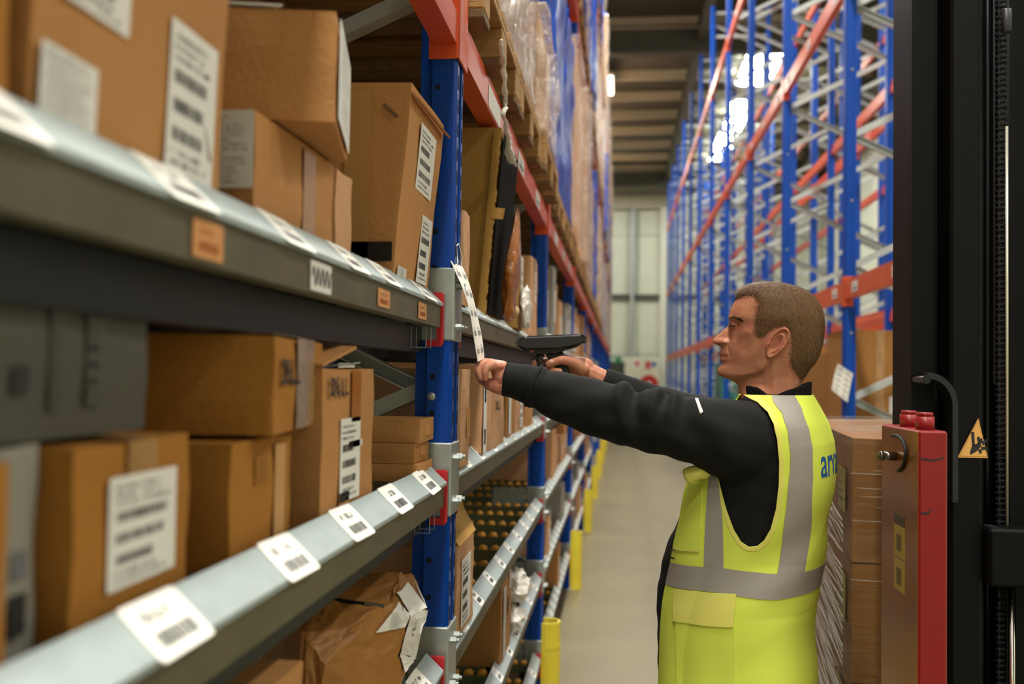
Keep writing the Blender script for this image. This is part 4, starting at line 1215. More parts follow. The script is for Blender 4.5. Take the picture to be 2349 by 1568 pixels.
# ================================================================== right-hand racks (nearly empty)
RR = ((1.56, 2.62), (2.85, 3.91))
R_Y0 = 7.228
R_Z = (2.106, 4.316, 6.586)
R_H = 8.28
def rk_mesh(flip):
    pr = [(-x, y - 0.05) for x, y in post_prof] if flip else [(x, y - 0.05) for x, y in post_prof_cc]
    return make_mesh('upright_post', *prism(pr, 'z', 0, R_H), BLUE)
ME_RF, ME_RB = rk_mesh(True), rk_mesh(False)
ROWN = ('front', 'second')
brace_r = {}
def rzig(parent, x0, x1, near):
    z, side = 0.51, 0
    while z + 0.465 < R_H - 0.1:
        if ('d', side) not in brace_r:
            w = x1 - x0
            a, b = ((0.05, 0, 0), (w - 0.05, 0, 0.465)) if side == 0 else ((w - 0.05, 0, 0), (0.05, 0, 0.465))
            brace_r[('d', side)] = make_mesh('brace', *chan(a, b, 0.038, 0.046), BRACE)
            brace_r['h'] = make_mesh('brace', *chan((0.05, 0, 0), (w - 0.05, 0, 0), 0.038, 0.046), BRACE)
        link('brace', brace_r[('d', side)], parent, (x0, 0.0, z))
        z += 0.465; side ^= 1
    for zz in (0.25, R_H - 0.12, R_H - 0.55): link('brace', brace_r['h'], parent, (x0, 0.0, zz))
ME_RFOOT = make_mesh('base_plate', *cbox(-0.02, -0.07, 0, 0.10, 0.07, 0.008, 0.002), GALV)
for row, (xa, xb) in enumerate(RR):
    for k in range(-1, 11):
        y = R_Y0 + S * k
        lab = ('blue empty rack upright frame behind the man\'s head with a white label sheet' if (row == 0 and k == 0) else
               'blue upright frame, %s rack row on the right, %s along the aisle' % (ROWN[row], ORD[k + 1]))
        t = thing('rack_frame', lab, 'rack frame', (0, y, 0), 'upright frames of the empty right racks')
        link('upright_post', ME_RF, t, (xa, 0, 0)); link('upright_post', ME_RB, t, (xb, 0, 0))
        link('base_plate', ME_RFOOT, t, (xa, 0, 0)); link('base_plate', ME_RFOOT, t, (xb - 0.08, 0, 0))
        rzig(t, xa, xb, k < 3)
        if row == 0:
            for z in (1.02, 1.95, 2.88, 3.81):
                if k < 3: obj('bolt', ellipsoid((xa + 0.045, -0.052, z - 0.05), (0.010, 0.006, 0.010), 6, 10), GALV, t)
RB_L = round(S - 0.1 - 0.012, 3)
ME_RBEAM = make_mesh('beam_box', *prism([(0, 0), (0, 0.13), (0.038, 0.13), (0.038, 0.085), (0.05, 0.075), (0.05, 0)], 'y', 0, RB_L), ORANGE)
ME_RBEAM_M = make_mesh('beam_box', *prism([(-x, z) for x, z in [(0, 0), (0, 0.13), (0.038, 0.13), (0.038, 0.085), (0.05, 0.075), (0.05, 0)]][::-1], 'y', 0, RB_L), ORANGE)
ME_RCON = make_mesh('beam_connector', *join(cbox(-0.007, -0.052, -0.02, 0.055, -0.047, 0.19, 0.002), cbox(-0.007, -0.052, -0.02, -0.001, 0.052, 0.19, 0.002)), ORANGE)
LV = ('lowest', 'middle', 'top')
for row, (xa, xb) in enumerate(RR):
    for k in range(-1, 10):
        ya = R_Y0 + S * k + 0.056
        for li, z in enumerate(R_Z):
            for side in (0, 1):
                lab = 'orange %s beam, %s rack row on the right, %s level, %s bay' % (('aisle-side', 'far-side')[side], ROWN[row], LV[li], ORD[k + 1])
                t = thing('rack_beam', lab, 'beam', (xa if side == 0 else xb, ya, z + 0.03), 'orange beams of the empty right racks')
                # the stepped face looks outwards
                link('beam_box', ME_RBEAM if side == 0 else ME_RBEAM_M, t, (-0.001 if side == 0 else 0.001, 0, 0))
                c = link('beam_connector', ME_RCON, t, (0, RB_L + 0.05, -0.03))
                if side == 1: c.rotation_euler = (0, 0, math.pi); c.location = (0, RB_L + 0.05, -0.03)
                if row == 0 and side == 0 and k <= 2:
                    for yy in (0.22, RB_L - 0.3, RB_L / 2):
                        sticker(t, (-0.003, yy, 0.065), (0, -1, 0), (0, 0, 1), 0.16, 0.07, 'lip', int(yy * 10) + k, PAPER)
# hanging label sheet on the right upright
label_sheet('white sheet of bar-code labels hanging askew on the right blue upright',
            (atY(1922, 834, 7.10), atY(1957, 857, 7.14), atY(1944, 922, 7.12), atY(1908, 893, 7.08)), 6, 0.008, kind='sheet', seed=8)
# big brown cartons standing under the lowest beams of the front row
bx = [(1.61, 7.36, 0.47, 0.66, 1.93), (2.10, 7.38, 0.47, 0.66, 1.90), (1.62, 8.10, 0.46, 0.72, 1.78), (2.11, 8.10, 0.46, 0.72, 1.86), (1.61, 8.90, 0.48, 0.70, 1.86), (2.12, 8.92, 0.45, 0.68, 1.90)]
BIGC = mat('big_brown_carton', 'a3723a', 0.7, noise=0.08, nscale=3, rand=0.08, spec=0.25)
pos = ['front aisle-side', 'front inner', 'middle aisle-side', 'middle inner', 'rear aisle-side', 'rear inner']
for i, (x, y, dx, dy, zt_) in enumerate(bx):
    t = thing('carton', 'tall brown carton under the orange beam behind the man\'s neck, %s of six' % pos[i], 'box', (x + dx / 2, y + dy / 2, 0.145), 'tall cartons under the right rack')
    obj('carton_body', carton_body(dx, dy, zt_ - 0.145, i, 0.005), BIGC, t)
    obj('tape_strip', box(-0.03, -dy / 2 - 0.007, 0.9, 0.03, -dy / 2 - 0.006, zt_ - 0.145), TAPE, t)
    if i < 2:
        sticker(t, (0.10, -dy / 2 - 0.0065, 1.25), (1, 0, 0), (0, 0, 1), 0.07, 0.12, 'note', i)
        sticker(t, (-0.14, -dy / 2 - 0.0065, 1.0), (1, 0, 0), (0, 0, 1), 0.06, 0.06, None, i)
for i, y in enumerate((7.36, 8.10, 8.88)):
    t = thing('pallet', 'wooden pallet on the floor under the tall cartons, %s from the camera' % ORD[i], 'pallet', (2.60, y, 0), 'pallets on the floor of the right rack')
    for j in range(5): link('deck_board', ME_PB['deck'], t, (0.0, j * (PW - 0.22) / 4, 0), 0)
    for xx in (0, -0.527, -0.9):
        for yy in (0, 0.30, 0.58): link('block', ME_PB['block'], t, (xx, yy, 0))
    for xx in (0, -0.527, -0.9):
        b = link('cross_board', ME_PB['cross'], t, (xx, 0, 0)); b.scale = (1, 0.85, 1)
    for yy in (0, 0.30, 0.58): link('bottom_board', ME_PB['runner'], t, (0, yy, 0))
TEAL = film('teal_stretch_film', '3f8f86', 0.2, 0.75, 6, (1, 1, 1), 0.8)
GREYF = film('grey_stretch_film', '9fa79a', 0.18, 0.7, 6, (1, 1, 1), 0.8)
load('teal film wrapped pallet load on the floor by the right rack, beyond the man\'s chin', 'wrapped loads on the floor of the right rack', 2.5, 16.6, 17.7, 0.15, 1.80, TEAL, mat('teal_goods', '3c7f78', 0.6), 3, 2, 71, 0.85)
load('grey film wrapped pallet load with rounded top, below the man\'s chin', 'wrapped loads on the floor of the right rack', 2.55, 13.6, 14.7, 0.15, 1.50, GREYF, mat('grey_goods', '6d7a6c', 0.6), 2, 2, 72, 0.85)
for i, y in enumerate((16.75, 13.75)):
    t = thing('pallet', 'wooden pallet under the %s film wrapped load by the right rack' % ('teal', 'grey')[i], 'pallet', (2.5, y, 0), 'pallets on the floor of the right rack')
    for j in range(5): link('deck_board', ME_PB['deck'], t, (0, j * (PW - 0.118) / 4, 0))
    for xx in (0, -0.527, -0.8):
        link('cross_board', ME_PB['cross'], t, (xx, 0, 0))
        for yy in (0, 0.35, 0.70): link('block', ME_PB['block'], t, (xx, yy, 0))
    for yy in (0, 0.35, 0.70): link('bottom_board', ME_PB['runner'], t, (0, yy, 0))
# ================================================================== order picker truck (mast, red side panel) and the wrapped pallet it carries
def XP(px, Y, py=862): return atY(px, py, Y)[0]
trk = thing('order_picker', 'black order picker mast with red side panel at the right edge beside the man', 'truck', (0.9, 2.5, 0))
def tk(name, VF, m, smooth=False, parent=None): 
    return obj(name, mv(VF, (-0.9, -2.5, 0)), m, parent or trk, smooth=smooth)
TOPZ = 4.6
m0 = XP(2090, 2.42)
tk('mast_channel', prism([(m0, 2.42), (m0 + 0.05, 2.42), (m0 + 0.05, 2.44), (m0 + 0.018, 2.44), (m0 + 0.018, 2.56), (m0 + 0.05, 2.56), (m0 + 0.05, 2.58), (m0, 2.58)], 'z', 0.05, TOPZ), BLACKM)
for px in (2123, 2132):
    x = XP(px, 2.43)
    tk('bronze_rail', cyl((x, 2.425, 0.3), (x, 2.425, TOPZ), 0.0016, 8), BRASSY)
xa, xb = XP(2142, 2.46), XP(2182, 2.46)
tk('inner_mast', box(xa - 0.012, 2.46, 0.05, xb + 0.03, 2.57, TOPZ - 0.1), BLACKM)
xa, xb = XP(2181, 2.36), XP(2258, 2.36)
tk('mast_face', cbox(xa, 2.36, 0.05, xb, 2.50, TOPZ - 0.05, 0.006), BLACKM)
tk('mast_seam', box(XP(2247, 2.36), 2.3585, 0.05, XP(2249, 2.36), 2.361, TOPZ - .05), BLACKG)
xa, xb = XP(2262, 2.42), XP(2281, 2.42)
tk('lift_cylinder', cyl(((xa + xb) / 2, 2.44, 0.1), ((xa + xb) / 2, 2.44, TOPZ - 0.2), 0.013, 14), BLACKG, True)
# lift chain: plates and pins
cx = XP(2297, 2.40)
ch = tk('lift_chain', box(cx - 0.003, 2.4005, 0.2, cx + 0.003, 2.4025, TOPZ - 0.3), BLACKG)
plate = [(0.0085 * math.cos(a), 0.0085 * math.sin(a) + 0.006) for a in np.linspace(0, math.pi, 7)] + [(0.0085 * math.cos(a), 0.0085 * math.sin(a) - 0.006) for a in np.linspace(math.pi, 2 * math.pi, 7)]
V1 = join(prism([(y, z) for y, z in plate], 'x', -0.010, -0.006), prism([(y, z) for y, z in plate], 'x', 0.006, 0.010), cyl((-0.013, 0, 0.006), (0.013, 0, 0.006), 0.0035, 8), cyl((-0.013, 0, -0.006), (0.013, 0, -0.006), 0.0035, 8))
ME_LINK = make_mesh('chain_link', *V1, mat('oiled_chain', '25272b', 0.35, metal=0.6))
z = 0.75
while z < 2.75:
    link('chain_link', ME_LINK, ch, (cx - 0.9, 2.40 - 2.5, z)); z += 0.0262
# right-hand column beyond the slit
xa = XP(2316, 2.40)
tk('mast_channel', prism([(xa, 2.40), (xa + 0.07, 2.40), (xa + 0.07, 2.42), (xa + 0.02, 2.42), (xa + 0.02, 2.60), (xa + 0.07, 2.60), (xa + 0.07, 2.62), (xa, 2.62)], 'z', 0.05, TOPZ), BLACKM)
tk('mast_channel', box(xa + 0.072, 2.36, 0.05, xa + 0.19, 2.52, TOPZ - 0.1), BLACKM)
# the slit above the chain is closed by a dark crosshead plate
tk('crosshead', box(XP(2283, 2.5), 2.50, atY(2300, 290, 2.5)[2], xa + 0.18, 2.53, TOPZ), BLACKM)
tk('sensor_cap', cbox(XP(2300, 2.35), 2.34, atY(2310, 75, 2.35)[2], XP(2320, 2.35), 2.36, atY(2310, 20, 2.35)[2], 0.003), mat('grey_fitting', '3a3d42', 0.4), True)
zb0, zb1 = atY(2300, 1345, 2.33)[2], atY(2300, 1212, 2.33)[2]
tk('cross_member', cbox(XP(2266, 2.33), 2.32, zb0, xa + 0.19, 2.398, zb1, 0.006), BLACKM)
xr = XP(2321, 2.37)
tk('chrome_rod', cyl((xr, 2.372, 0.25), (xr, 2.372, zb0), 0.0085, 14), CHROME, True)
xs = XP(2312, 2.38)
tk('slit_light_rod', cyl((xs, 2.385, zb1), (xs, 2.385, atY(2310, 290, 2.385)[2]), 0.0034, 10), mat('slit_light_paint', 'e9e6d2', 0.25, metal=0.5), True)  # pale rod added where bright background shows through the mast slit
# wide dark backing between cylinders below the slit
tk('rear_plate', box(XP(2262, 2.5), 2.505, 0.05, xa + 0.05, 2.52, atY(2300, 880, 2.5)[2]), BLACKM)
# curved guard by the lower mast
gp = [(XP(2122, 2.36), atY(2122, 858, 2.36)[2])]
cxg, czg, rg = XP(2124, 2.36), atY(2124, 930, 2.36)[2], 0.066
arc = [(cxg + rg * math.sin(a), czg + rg * 1.15 * math.cos(a)) for a in np.linspace(0, math.pi / 2, 10)]
arc_i = [(cxg + (rg - 0.012) * math.sin(a), czg + (rg - 0.012) * 1.15 * math.cos(a)) for a in np.linspace(0, math.pi / 2, 10)]
low = atY(2190, 1150, 2.36)[2]
prof = arc + [(arc[-1][0], low), (arc_i[-1][0], low)] + arc_i[::-1]
tk('curved_guard', prism(prof, 'y', 2.345, 2.41), mat('dark_guard_paint', '1d2025', 0.35))
tk('hinge', cyl((XP(2124, 2.34), 2.335, atY(2124, 870, 2.34)[2]), (XP(2124, 2.34), 2.41, atY(2124, 870, 2.34)[2]), 0.010, 12), BLACKG)
# warning triangle: yellow plate with a black crushed-hand pictogram
TY = 2.358
def tri2(pp, y0, y1): return prism([(XP(a, TY, b), atY(a, b, TY)[2]) for a, b in pp][::-1], 'y', y0, y1)
wt = tk('warning_sign', tri2([(2244, 958), (2196, 1049), (2266, 1050)], TY - 0.0012, TY), mat('sign_border', 'cf9a52', 0.45))
tk('sign_face', tri2([(2243, 968), (2203, 1045), (2261, 1046)], TY - 0.0016, TY - 0.0012), mat('sign_yellow', 'e8b263', 0.45), parent=wt)
picto = [[(2227, 990), (2234, 990), (2236, 1022), (2229, 1022)], [(2229, 1022), (2246, 1014), (2251, 1022), (2240, 1034), (2226, 1042), (2224, 1038)],
         [(2240, 1003), (2246, 1000), (2249, 1016), (2243, 1018)], [(2247, 1006), (2252, 1004), (2254, 1013), (2249, 1016)], [(2251, 1014), (2262, 1006), (2263, 1012), (2254, 1022)], [(2250, 1024), (2263, 1024), (2263, 1030), (2250, 1032)], [(2243, 1030), (2250, 1030), (2252, 1038), (2246, 1040)]]
tk('pictogram', join(*[tri2(p, TY - 0.0022, TY - 0.0016) for p in picto]), INK, parent=wt)
# red side panel; reflected cardboard brown is painted onto its left cheek
rx0, rx1 = XP(2107, 2.0, 1300), XP(2174, 2.0, 1300)
ry0, ry1 = 2.0, 2.27
rz = atY(2130, 988, 2.0)[2]
rp = tk('red_panel', cbox(rx0, ry0, 0.12, rx1, ry1, rz, 0.004), RED_P)
CK = mat('painted_cheek_reflection', 'a8641a', 0.2, metal=0.6, noise=0.12, nscale=10)
tk('painted_cheek_reflection', box(rx0 - 0.0012, ry0 + 0.003, 0.13, rx0, ry1 - 0.003, rz - 0.003), CK, parent=rp)
DR = mat('dark_red_cap', '8c1219', 0.4)
for (px, y) in ((2083, 2.16), (2131, 2.05)):
    x = rx0 + 0.026
    tk('red_cap', join(cyl((x, y, rz - 0.002), (x, y, rz + 0.026), 0.018, 18), cyl((x, y, rz + 0.026), (x, y, rz + 0.034), 0.0155, 18)), DR, True)
def cheek(px, py):
    p = atX(px, py, rx0); return p
p = cheek(2056, 1046)
tk('lock_knob', join(cyl((rx0 - 0.03, p[1], p[2]), (rx0, p[1], p[2]), 0.009, 12), ellipsoid((rx0 - 0.03, p[1], p[2]), (0.008, 0.0105, 0.0105), 8, 12)), mat('dark_chrome', '6b6660', 0.2, metal=0.9), True)
arcp = [cheek(2056 + 26 * math.sin(a), 1040 - 42 * math.cos(a)) + np.array((-0.004, 0, 0)) for a in np.linspace(-0.2, 2.8, 16)]
tk('cable_loop', tube(arcp, [0.0035] * 16, 8), DKRUB, True)
y0, y1 = cheek(2076, 1260)[1], cheek(2053, 1260)[1]
zz = [cheek(2065, q)[2] for q in (1355, 1283, 1278, 1205, 1182)]
for (a, b, mm) in ((zz[0], zz[1], mat('yellow_decal', 'b8962c', 0.35)), (zz[2], zz[3], MATS['yellow_decal']), (zz[3] + 0.001, zz[4], mat('dark_decal', '3b2a12', 0.35))):
    tk('decal', box(rx0 - 0.002, y0, a, rx0 - 0.0012, y1, b), mm)
for q0, q1 in ((1302, 1340), (1225, 1262)):
    tk('decal_print', box(rx0 - 0.0024, y0 + 0.02, cheek(2065, q1)[2], rx0 - 0.002, y1 - 0.02, cheek(2065, q0)[2]), mat('decal_ink', '6a5116', 0.4))
# black scuffs on the red front
for pts in ([(2112, 1049), (2140, 1054), (2166, 1048), (2166, 1051), (2140, 1058), (2112, 1054)], [(2112, 1174), (2128, 1175), (2135, 1165), (2137, 1166), (2130, 1180), (2113, 1179)]):
    tk('scuff', prism([(XP(a, 2.0, b), atY(a, b, 2.0)[2]) for a, b in pts][::-1], 'y', 1.9994, 2.0003), INK)
# chassis and forks (below the frame)
tk('chassis', cbox(rx1 + 0.004, 2.02, 0.06, xa + 0.25, 2.34, 0.42, 0.02), BLACKM)
for s in (0, 1):
    x = 0.80 + 0.42 * s
    tk('fork', cbox(x, 2.345, 0.035, x + 0.11, 2.72, 0.075, 0.006), BLACKM)
for (x, y) in ((0.72, 2.15), (1.02, 2.15)):
    tk('wheel', cyl((x, y, 0.075), (x + 0.07, y, 0.075), 0.075, 20), DKRUB, True)

# wrapped pallet load in front of the red panel
LYc = 2.80
corner = atY(1955, 1002, LYc)
ROT = -0.10
zt_top = corner[2]
lw, ld = 0.80, 1.35
lay = [0.145, 0.43, 0.755, 1.08, zt_top]
pl = thing('wrapped_pallet_load', 'brown cartons in clear stretch film between the man and the red panel', 'load', (corner[0], corner[1], 0.144), None, ROT)
for i in range(4):
    for j in range(2):
        for q in range(2):
            vf = carton_body(lw / 2 - 0.004, ld / 2 - 0.006, lay[i + 1] - lay[i] - 0.004, i * 5 + j + q, 0.004, n=5)
            o = obj('carton', vf, mat('brown_carton_wrapped', '86561f', 0.6, noise=0.1, nscale=5), pl, (lw / 4 + q * lw / 2, ld / 4 + j * ld / 2, lay[i] - 0.144))
            if i == 3 and q == 0 and j == 0:
                pass
YL = mat('dull_yellow_label', 'a9a04a', 0.5, noise=0.3, nscale=60)
for (z, h, y, w) in ((1.26 - 0.144, 0.12, 0.18, 0.16), (0.96 - 0.144, 0.13, 0.17, 0.16), (0.66 - 0.144, 0.1, 0.2, 0.2)):
    sticker(pl, (-0.0068, y, z), (0, -1, 0), (0, 0, 1), w, h, 'ship', int(z * 100), YL, INK_G)
for (x, z, sd) in ((0.17, 0.80, 1), (0.17, 1.10 - .144, 2)):
    s = sticker(pl, (x, -0.0066, z), (1, 0, 0), (0, 0, 1), 0.10, 0.05, 'note', sd, mat('brown_print_ground', 'a9743c', 0.6), INK, name='printed_block')
# film: shell plus stretched folds
def shell_pl():
    V, F = film_shell(lw + 0.03, ld + 0.03, zt_top - 0.144 + 0.012, 91, 0.006, 26)
    return mv((V, F), (lw / 2, ld / 2, 0))
obj('stretch_film', shell_pl(), film('pallet_film', 'a89a84', 0.08, 0.10, 9, (0.4, 0.4, 9.0), 0.4), pl, smooth=True)
r = random.Random(3)
V, F = [], []
folds = []
for i in range(260):                      # slanting folds on the side toward the man
    z0 = r.uniform(-0.25, 1.05); y0 = r.choice((-0.012, r.uniform(-0.01, 0.35), r.uniform(0.0, 0.9))); L_ = r.uniform(0.25, 1.1)
    y1 = min(y0 + L_, ld + 0.01); sl = -0.03 + r.uniform(-0.07, 0.07)
    za, zb = z0, z0 + (y1 - y0) * -sl
    if za < 0.02 or zb > zt_top - 0.16: continue
    folds.append(tube([(-0.0245, y0, za), (-0.0265, (y0 + y1) / 2, (za + zb) / 2 + r.uniform(-.004, .004)), (-0.0245, y1, zb)], [0.0011, r.uniform(0.0010, 0.0016), 0.0007], 5))
for i in range(120):                      # level folds on the near side
    z0 = r.uniform(0.05, zt_top - 0.17); x0 = r.uniform(-0.01, 0.4); x1 = min(x0 + r.uniform(0.08, 0.3), lw)
    folds.append(tube([(x0, -0.0240, z0), ((x0 + x1) / 2, -0.0262, z0 + r.uniform(-.003, .003)), (x1, -0.0240, z0 + r.uniform(-.004, .004))], [0.0006, r.uniform(0.0007, 0.0012), 0.0006], 5))
for i in range(10):
    y0 = r.uniform(0.05, ld - 0.2)
    folds.append(tube([(0.0, y0, zt_top - 0.144 + 0.012), (lw / 2, y0 + r.uniform(-.1, .2), zt_top - 0.144 + 0.014), (lw, y0 + r.uniform(-.2, .3), zt_top - 0.144 + 0.012)], [0.0006, 0.0014, 0.0006], 5))
tag(obj('film_fold', join(*folds), mat('film_fold_gloss', 'e2ddd4', 0.12, spec=0.9, alpha=0.38), pl, smooth=True), kind='stuff')
t = thing('pallet', 'wooden pallet under the film wrapped cartons by the red panel', 'pallet', (corner[0], corner[1], 0), None, ROT)
for j in range(7): obj('deck_board', cbox(0, j * (ld - 0.118) / 6, 0.122, lw, j * (ld - 0.118) / 6 + 0.118, 0.1435, 0.003), WOOD, t)
for xx in (0, lw / 2 - 0.05, lw - 0.1):
    obj('stringer_board', cbox(xx, 0, 0.1, xx + 0.1, ld, 0.1215, 0.003), WOOD, t)
    for yy in (0, ld / 2 - 0.07, ld - 0.145): obj('block', cbox(xx, yy, 0.022, xx + 0.1, yy + 0.145, 0.0995, 0.004), WOOD, t)
    obj('bottom_board', cbox(xx, 0, 0, xx + 0.1, ld, 0.0215, 0.003), WOOD_DK, t)
# ================================================================== the man
def proj(P):
    d = np.asarray(P, float) - CO
    z = d @ CF
    return np.stack([1174.5 + FPX * (d @ CR) / z, 784 - FPX * (d @ CU) / z], -1)
def remesh(VF, voxel, smooth=0, fac=0.5):
    me = make_mesh('tmp', VF[0], VF[1], None)
    o = bpy.data.objects.new('tmp', me); COL.objects.link(o)
    md = o.modifiers.new('r', 'REMESH'); md.mode = 'VOXEL'; md.voxel_size = voxel; md.adaptivity = 0
    if smooth:
        m2 = o.modifiers.new('s', 'SMOOTH'); m2.factor = fac; m2.iterations = smooth
    dg = bpy.context.evaluated_depsgraph_get(); dg.update()
    e = bpy.data.meshes.new_from_object(o.evaluated_get(dg))
    n = len(e.vertices); V = np.empty(n * 3, np.float32); e.vertices.foreach_get('co', V)
    F = [tuple(p.vertices) for p in e.polygons]
    bpy.data.objects.remove(o, do_unlink=True); bpy.data.meshes.remove(me); bpy.data.meshes.remove(e)
    return V.reshape(-1, 3).astype(float), F
def vnormals(V, F):
    V = np.asarray(V, float); N = np.zeros_like(V)
    Q = [f for f in F if len(f) == 4]; T = [f for f in F if len(f) == 3]
    if Q:
        Q = np.array(Q); n = np.cross(V[Q[:, 2]] - V[Q[:, 0]], V[Q[:, 3]] - V[Q[:, 1]])
        for k in range(4): np.add.at(N, Q[:, k], n)
    if T:
        T = np.array(T); n = np.cross(V[T[:, 1]] - V[T[:, 0]], V[T[:, 2]] - V[T[:, 0]])
        for k in range(3): np.add.at(N, T[:, k], n)
    return N / (np.linalg.norm(N, axis=1, keepdims=True) + 1e-12)
def clip(V, F, g):
    """keep the part of a mesh where g >= 0, cut exactly on the zero line"""
    V0 = np.asarray(V, float); g = np.asarray(g, float)
    Q = [f for f in F if len(f) == 4]; rest = [f for f in F if len(f) != 4]
    out, mixed = [], list(rest)
    if Q:
        Qa = np.array(Q); c = (g[Qa] >= 0).sum(1)
        out = [tuple(q) for q in Qa[c == 4].tolist()]; mixed += [tuple(q) for q in Qa[(c > 0) & (c < 4)].tolist()]
    ext, cache, n0 = [], {}, len(V0)
    def cut(a, b):
        k = (a, b) if a < b else (b, a)
        if k not in cache:
            t = g[k[0]] / (g[k[0]] - g[k[1]]); cache[k] = n0 + len(ext); ext.append(V0[k[0]] + (V0[k[1]] - V0[k[0]]) * t)
        return cache[k]
    for f in mixed:
        r = []
        for i in range(len(f)):
            a, b = f[i], f[(i + 1) % len(f)]
            if g[a] >= 0: r.append(a)
            if (g[a] >= 0) != (g[b] >= 0): r.append(cut(a, b))
        if len(r) >= 3: out.append(tuple(r))
    VV = np.concatenate([V0, np.array(ext).reshape(-1, 3)])
    used = sorted({i for f in out for i in f}); m = {i: j for j, i in enumerate(used)}
    return VV[used], [tuple(m[i] for i in f) for f in out]
def poly_sd(P, poly):
    """signed distance to a polygon, positive inside"""
    P = np.asarray(P, float); poly = np.asarray(poly, float)
    d = np.full(len(P), 1e9); ins = np.zeros(len(P), bool)
    n = len(poly)
    for i in range(n):
        a, b = poly[i], poly[(i + 1) % n]
        e = b - a; t = np.clip(((P - a) @ e) / (e @ e + 1e-15), 0, 1)
        d = np.minimum(d, np.linalg.norm(P - a - t[:, None] * e, axis=1))
        c = ((a[1] > P[:, 1]) != (b[1] > P[:, 1])) & (P[:, 0] < (b[0] - a[0]) * (P[:, 1] - a[1]) / (b[1] - a[1] + 1e-15) + a[0])
        ins ^= c
    return np.where(ins, d, -d)
def smoothcurve(xs, ys, x):
    """monotone-ish cubic through points"""
    xs, ys = np.asarray(xs, float), np.asarray(ys, float)
    m = np.gradient(ys, xs)
    i = np.clip(np.searchsorted(xs, x) - 1, 0, len(xs) - 2)
    h = xs[i + 1] - xs[i]; t = np.clip((x - xs[i]) / h, 0, 1)
    return (2 * t**3 - 3 * t**2 + 1) * ys[i] + (t**3 - 2 * t**2 + t) * h * m[i] + (-2 * t**3 + 3 * t**2) * ys[i + 1] + (t**3 - t**2) * h * m[i + 1]

PSI = math.radians(20)
TF = np.array([-math.cos(PSI), math.sin(PSI), 0]); TL = np.array([-math.sin(PSI), -math.cos(PSI), 0])
TO = atY(1752, 1080, 2.24); TO = np.array([TO[0], TO[1], 0.0])
man = thing('person', 'man in yellow hi-vis vest over black top, scanning cartons with both arms stretched out', 'person', tuple(TO))
def mp(name, VF, m, smooth=True, parent=None):
    o = obj(name, mv(VF, -TO), m, parent or man, smooth=smooth)
    return o
def uvw(P):
    d = np.asarray(P, float) - TO
    return np.stack([d @ TF, d @ TL, d[..., 2]], -1)
def xyz(u, w, v):
    return TO + np.multiply.outer(np.asarray(u, float), TF) + np.multiply.outer(np.asarray(w, float), TL) + np.multiply.outer(np.asarray(v, float), np.array([0, 0, 1.0]))
def uv(px, py, w0=0.17):
    r_ = ray(px, py); t = (w0 - (CO - TO) @ TL) / (r_ @ TL); p = CO + r_ * t
    return np.array([(p - TO) @ TF, p[2]])
def uvp(pts, w0=0.17): return np.array([uv(a, b, w0) for a, b in pts])
# ---- torso as stacked rings measured from back and front silhouettes
rows = [(1900, 1862, 1540, .175), (1700, 1868, 1528, .185), (1568, 1866, 1522, .188), (1460, 1864, 1519, .188), (1370, 1865, 1517, .187), (1260, 1881, 1537, .185), (1180, 1893, 1572, .188),
        (1080, 1909, 1606, .198), (1010, 1909, 1645, .200), (970, 1897, 1668, .192), (940, 1880, 1690, .165), (922, 1868, 1702, .135), (910, 1860, 1710, .112), (904, 1857, 1714, .098)]
rv, ruc, ra, rb = [], [], [], []
for (py, bx_, fx_, b_) in rows[::1]:
    B_, F_ = uv(bx_, py, 0.0), uv(fx_, py, 0.0)
    rv.append((B_[1] + F_[1]) / 2); ruc.append((B_[0] + F_[0]) / 2)
    A_ = abs(F_[0] - B_[0]) / 2
    ra.append(math.sqrt(max(A_**2 - (b_ * math.tan(math.radians(12)))**2 * 0.9, 0.0025))); rb.append(b_)
NEXP = 2.35
def torso_at(v):
    return (np.interp(v, rv, ruc), smoothcurve(rv, ra, v), smoothcurve(rv, rb, v))
ruc = list(ruc)
def wr(p):
    """shared cloth relief (metres) in torso coordinates u, w, v"""
    u, w, v = p[..., 0], p[..., 1], p[..., 2]
    d = 0.0036 * np.sin(9 * v + 16 * u + 5 * w) * np.sin(21 * v - 9 * u + 1.0)
    lo = np.clip((1.17 - v) * 5, 0, 1); hi = 1 - lo
    ph = 34 * v + 26 * u - 12 * w + 1.5 * np.sin(14 * u)
    d = d + 0.0036 * (np.abs(np.sin(ph / 2)) - 0.6) * lo * np.clip(0.5 - u * 3, 0, 1)
    # upright folds over the front pockets
    f = np.clip((u - 0.0) * 10, 0, 1)
    d = d + 0.0060 * (np.abs(np.sin(34 * u + 3 * v + 0.8 * np.sin(11 * v))) - 0.6) * f * np.clip((1.32 - v) * 6, 0, 1)
    # slanting drag lines from the armhole toward the back
    d = d + 0.0026 * np.sin(70 * (v * 0.75 + u * 0.66)) * np.clip((0.06 - u) * 9, 0, 1) * np.clip((1.36 - v) * 8, 0, 1) * np.clip((v - 1.04) * 8, 0, 1)
    return d
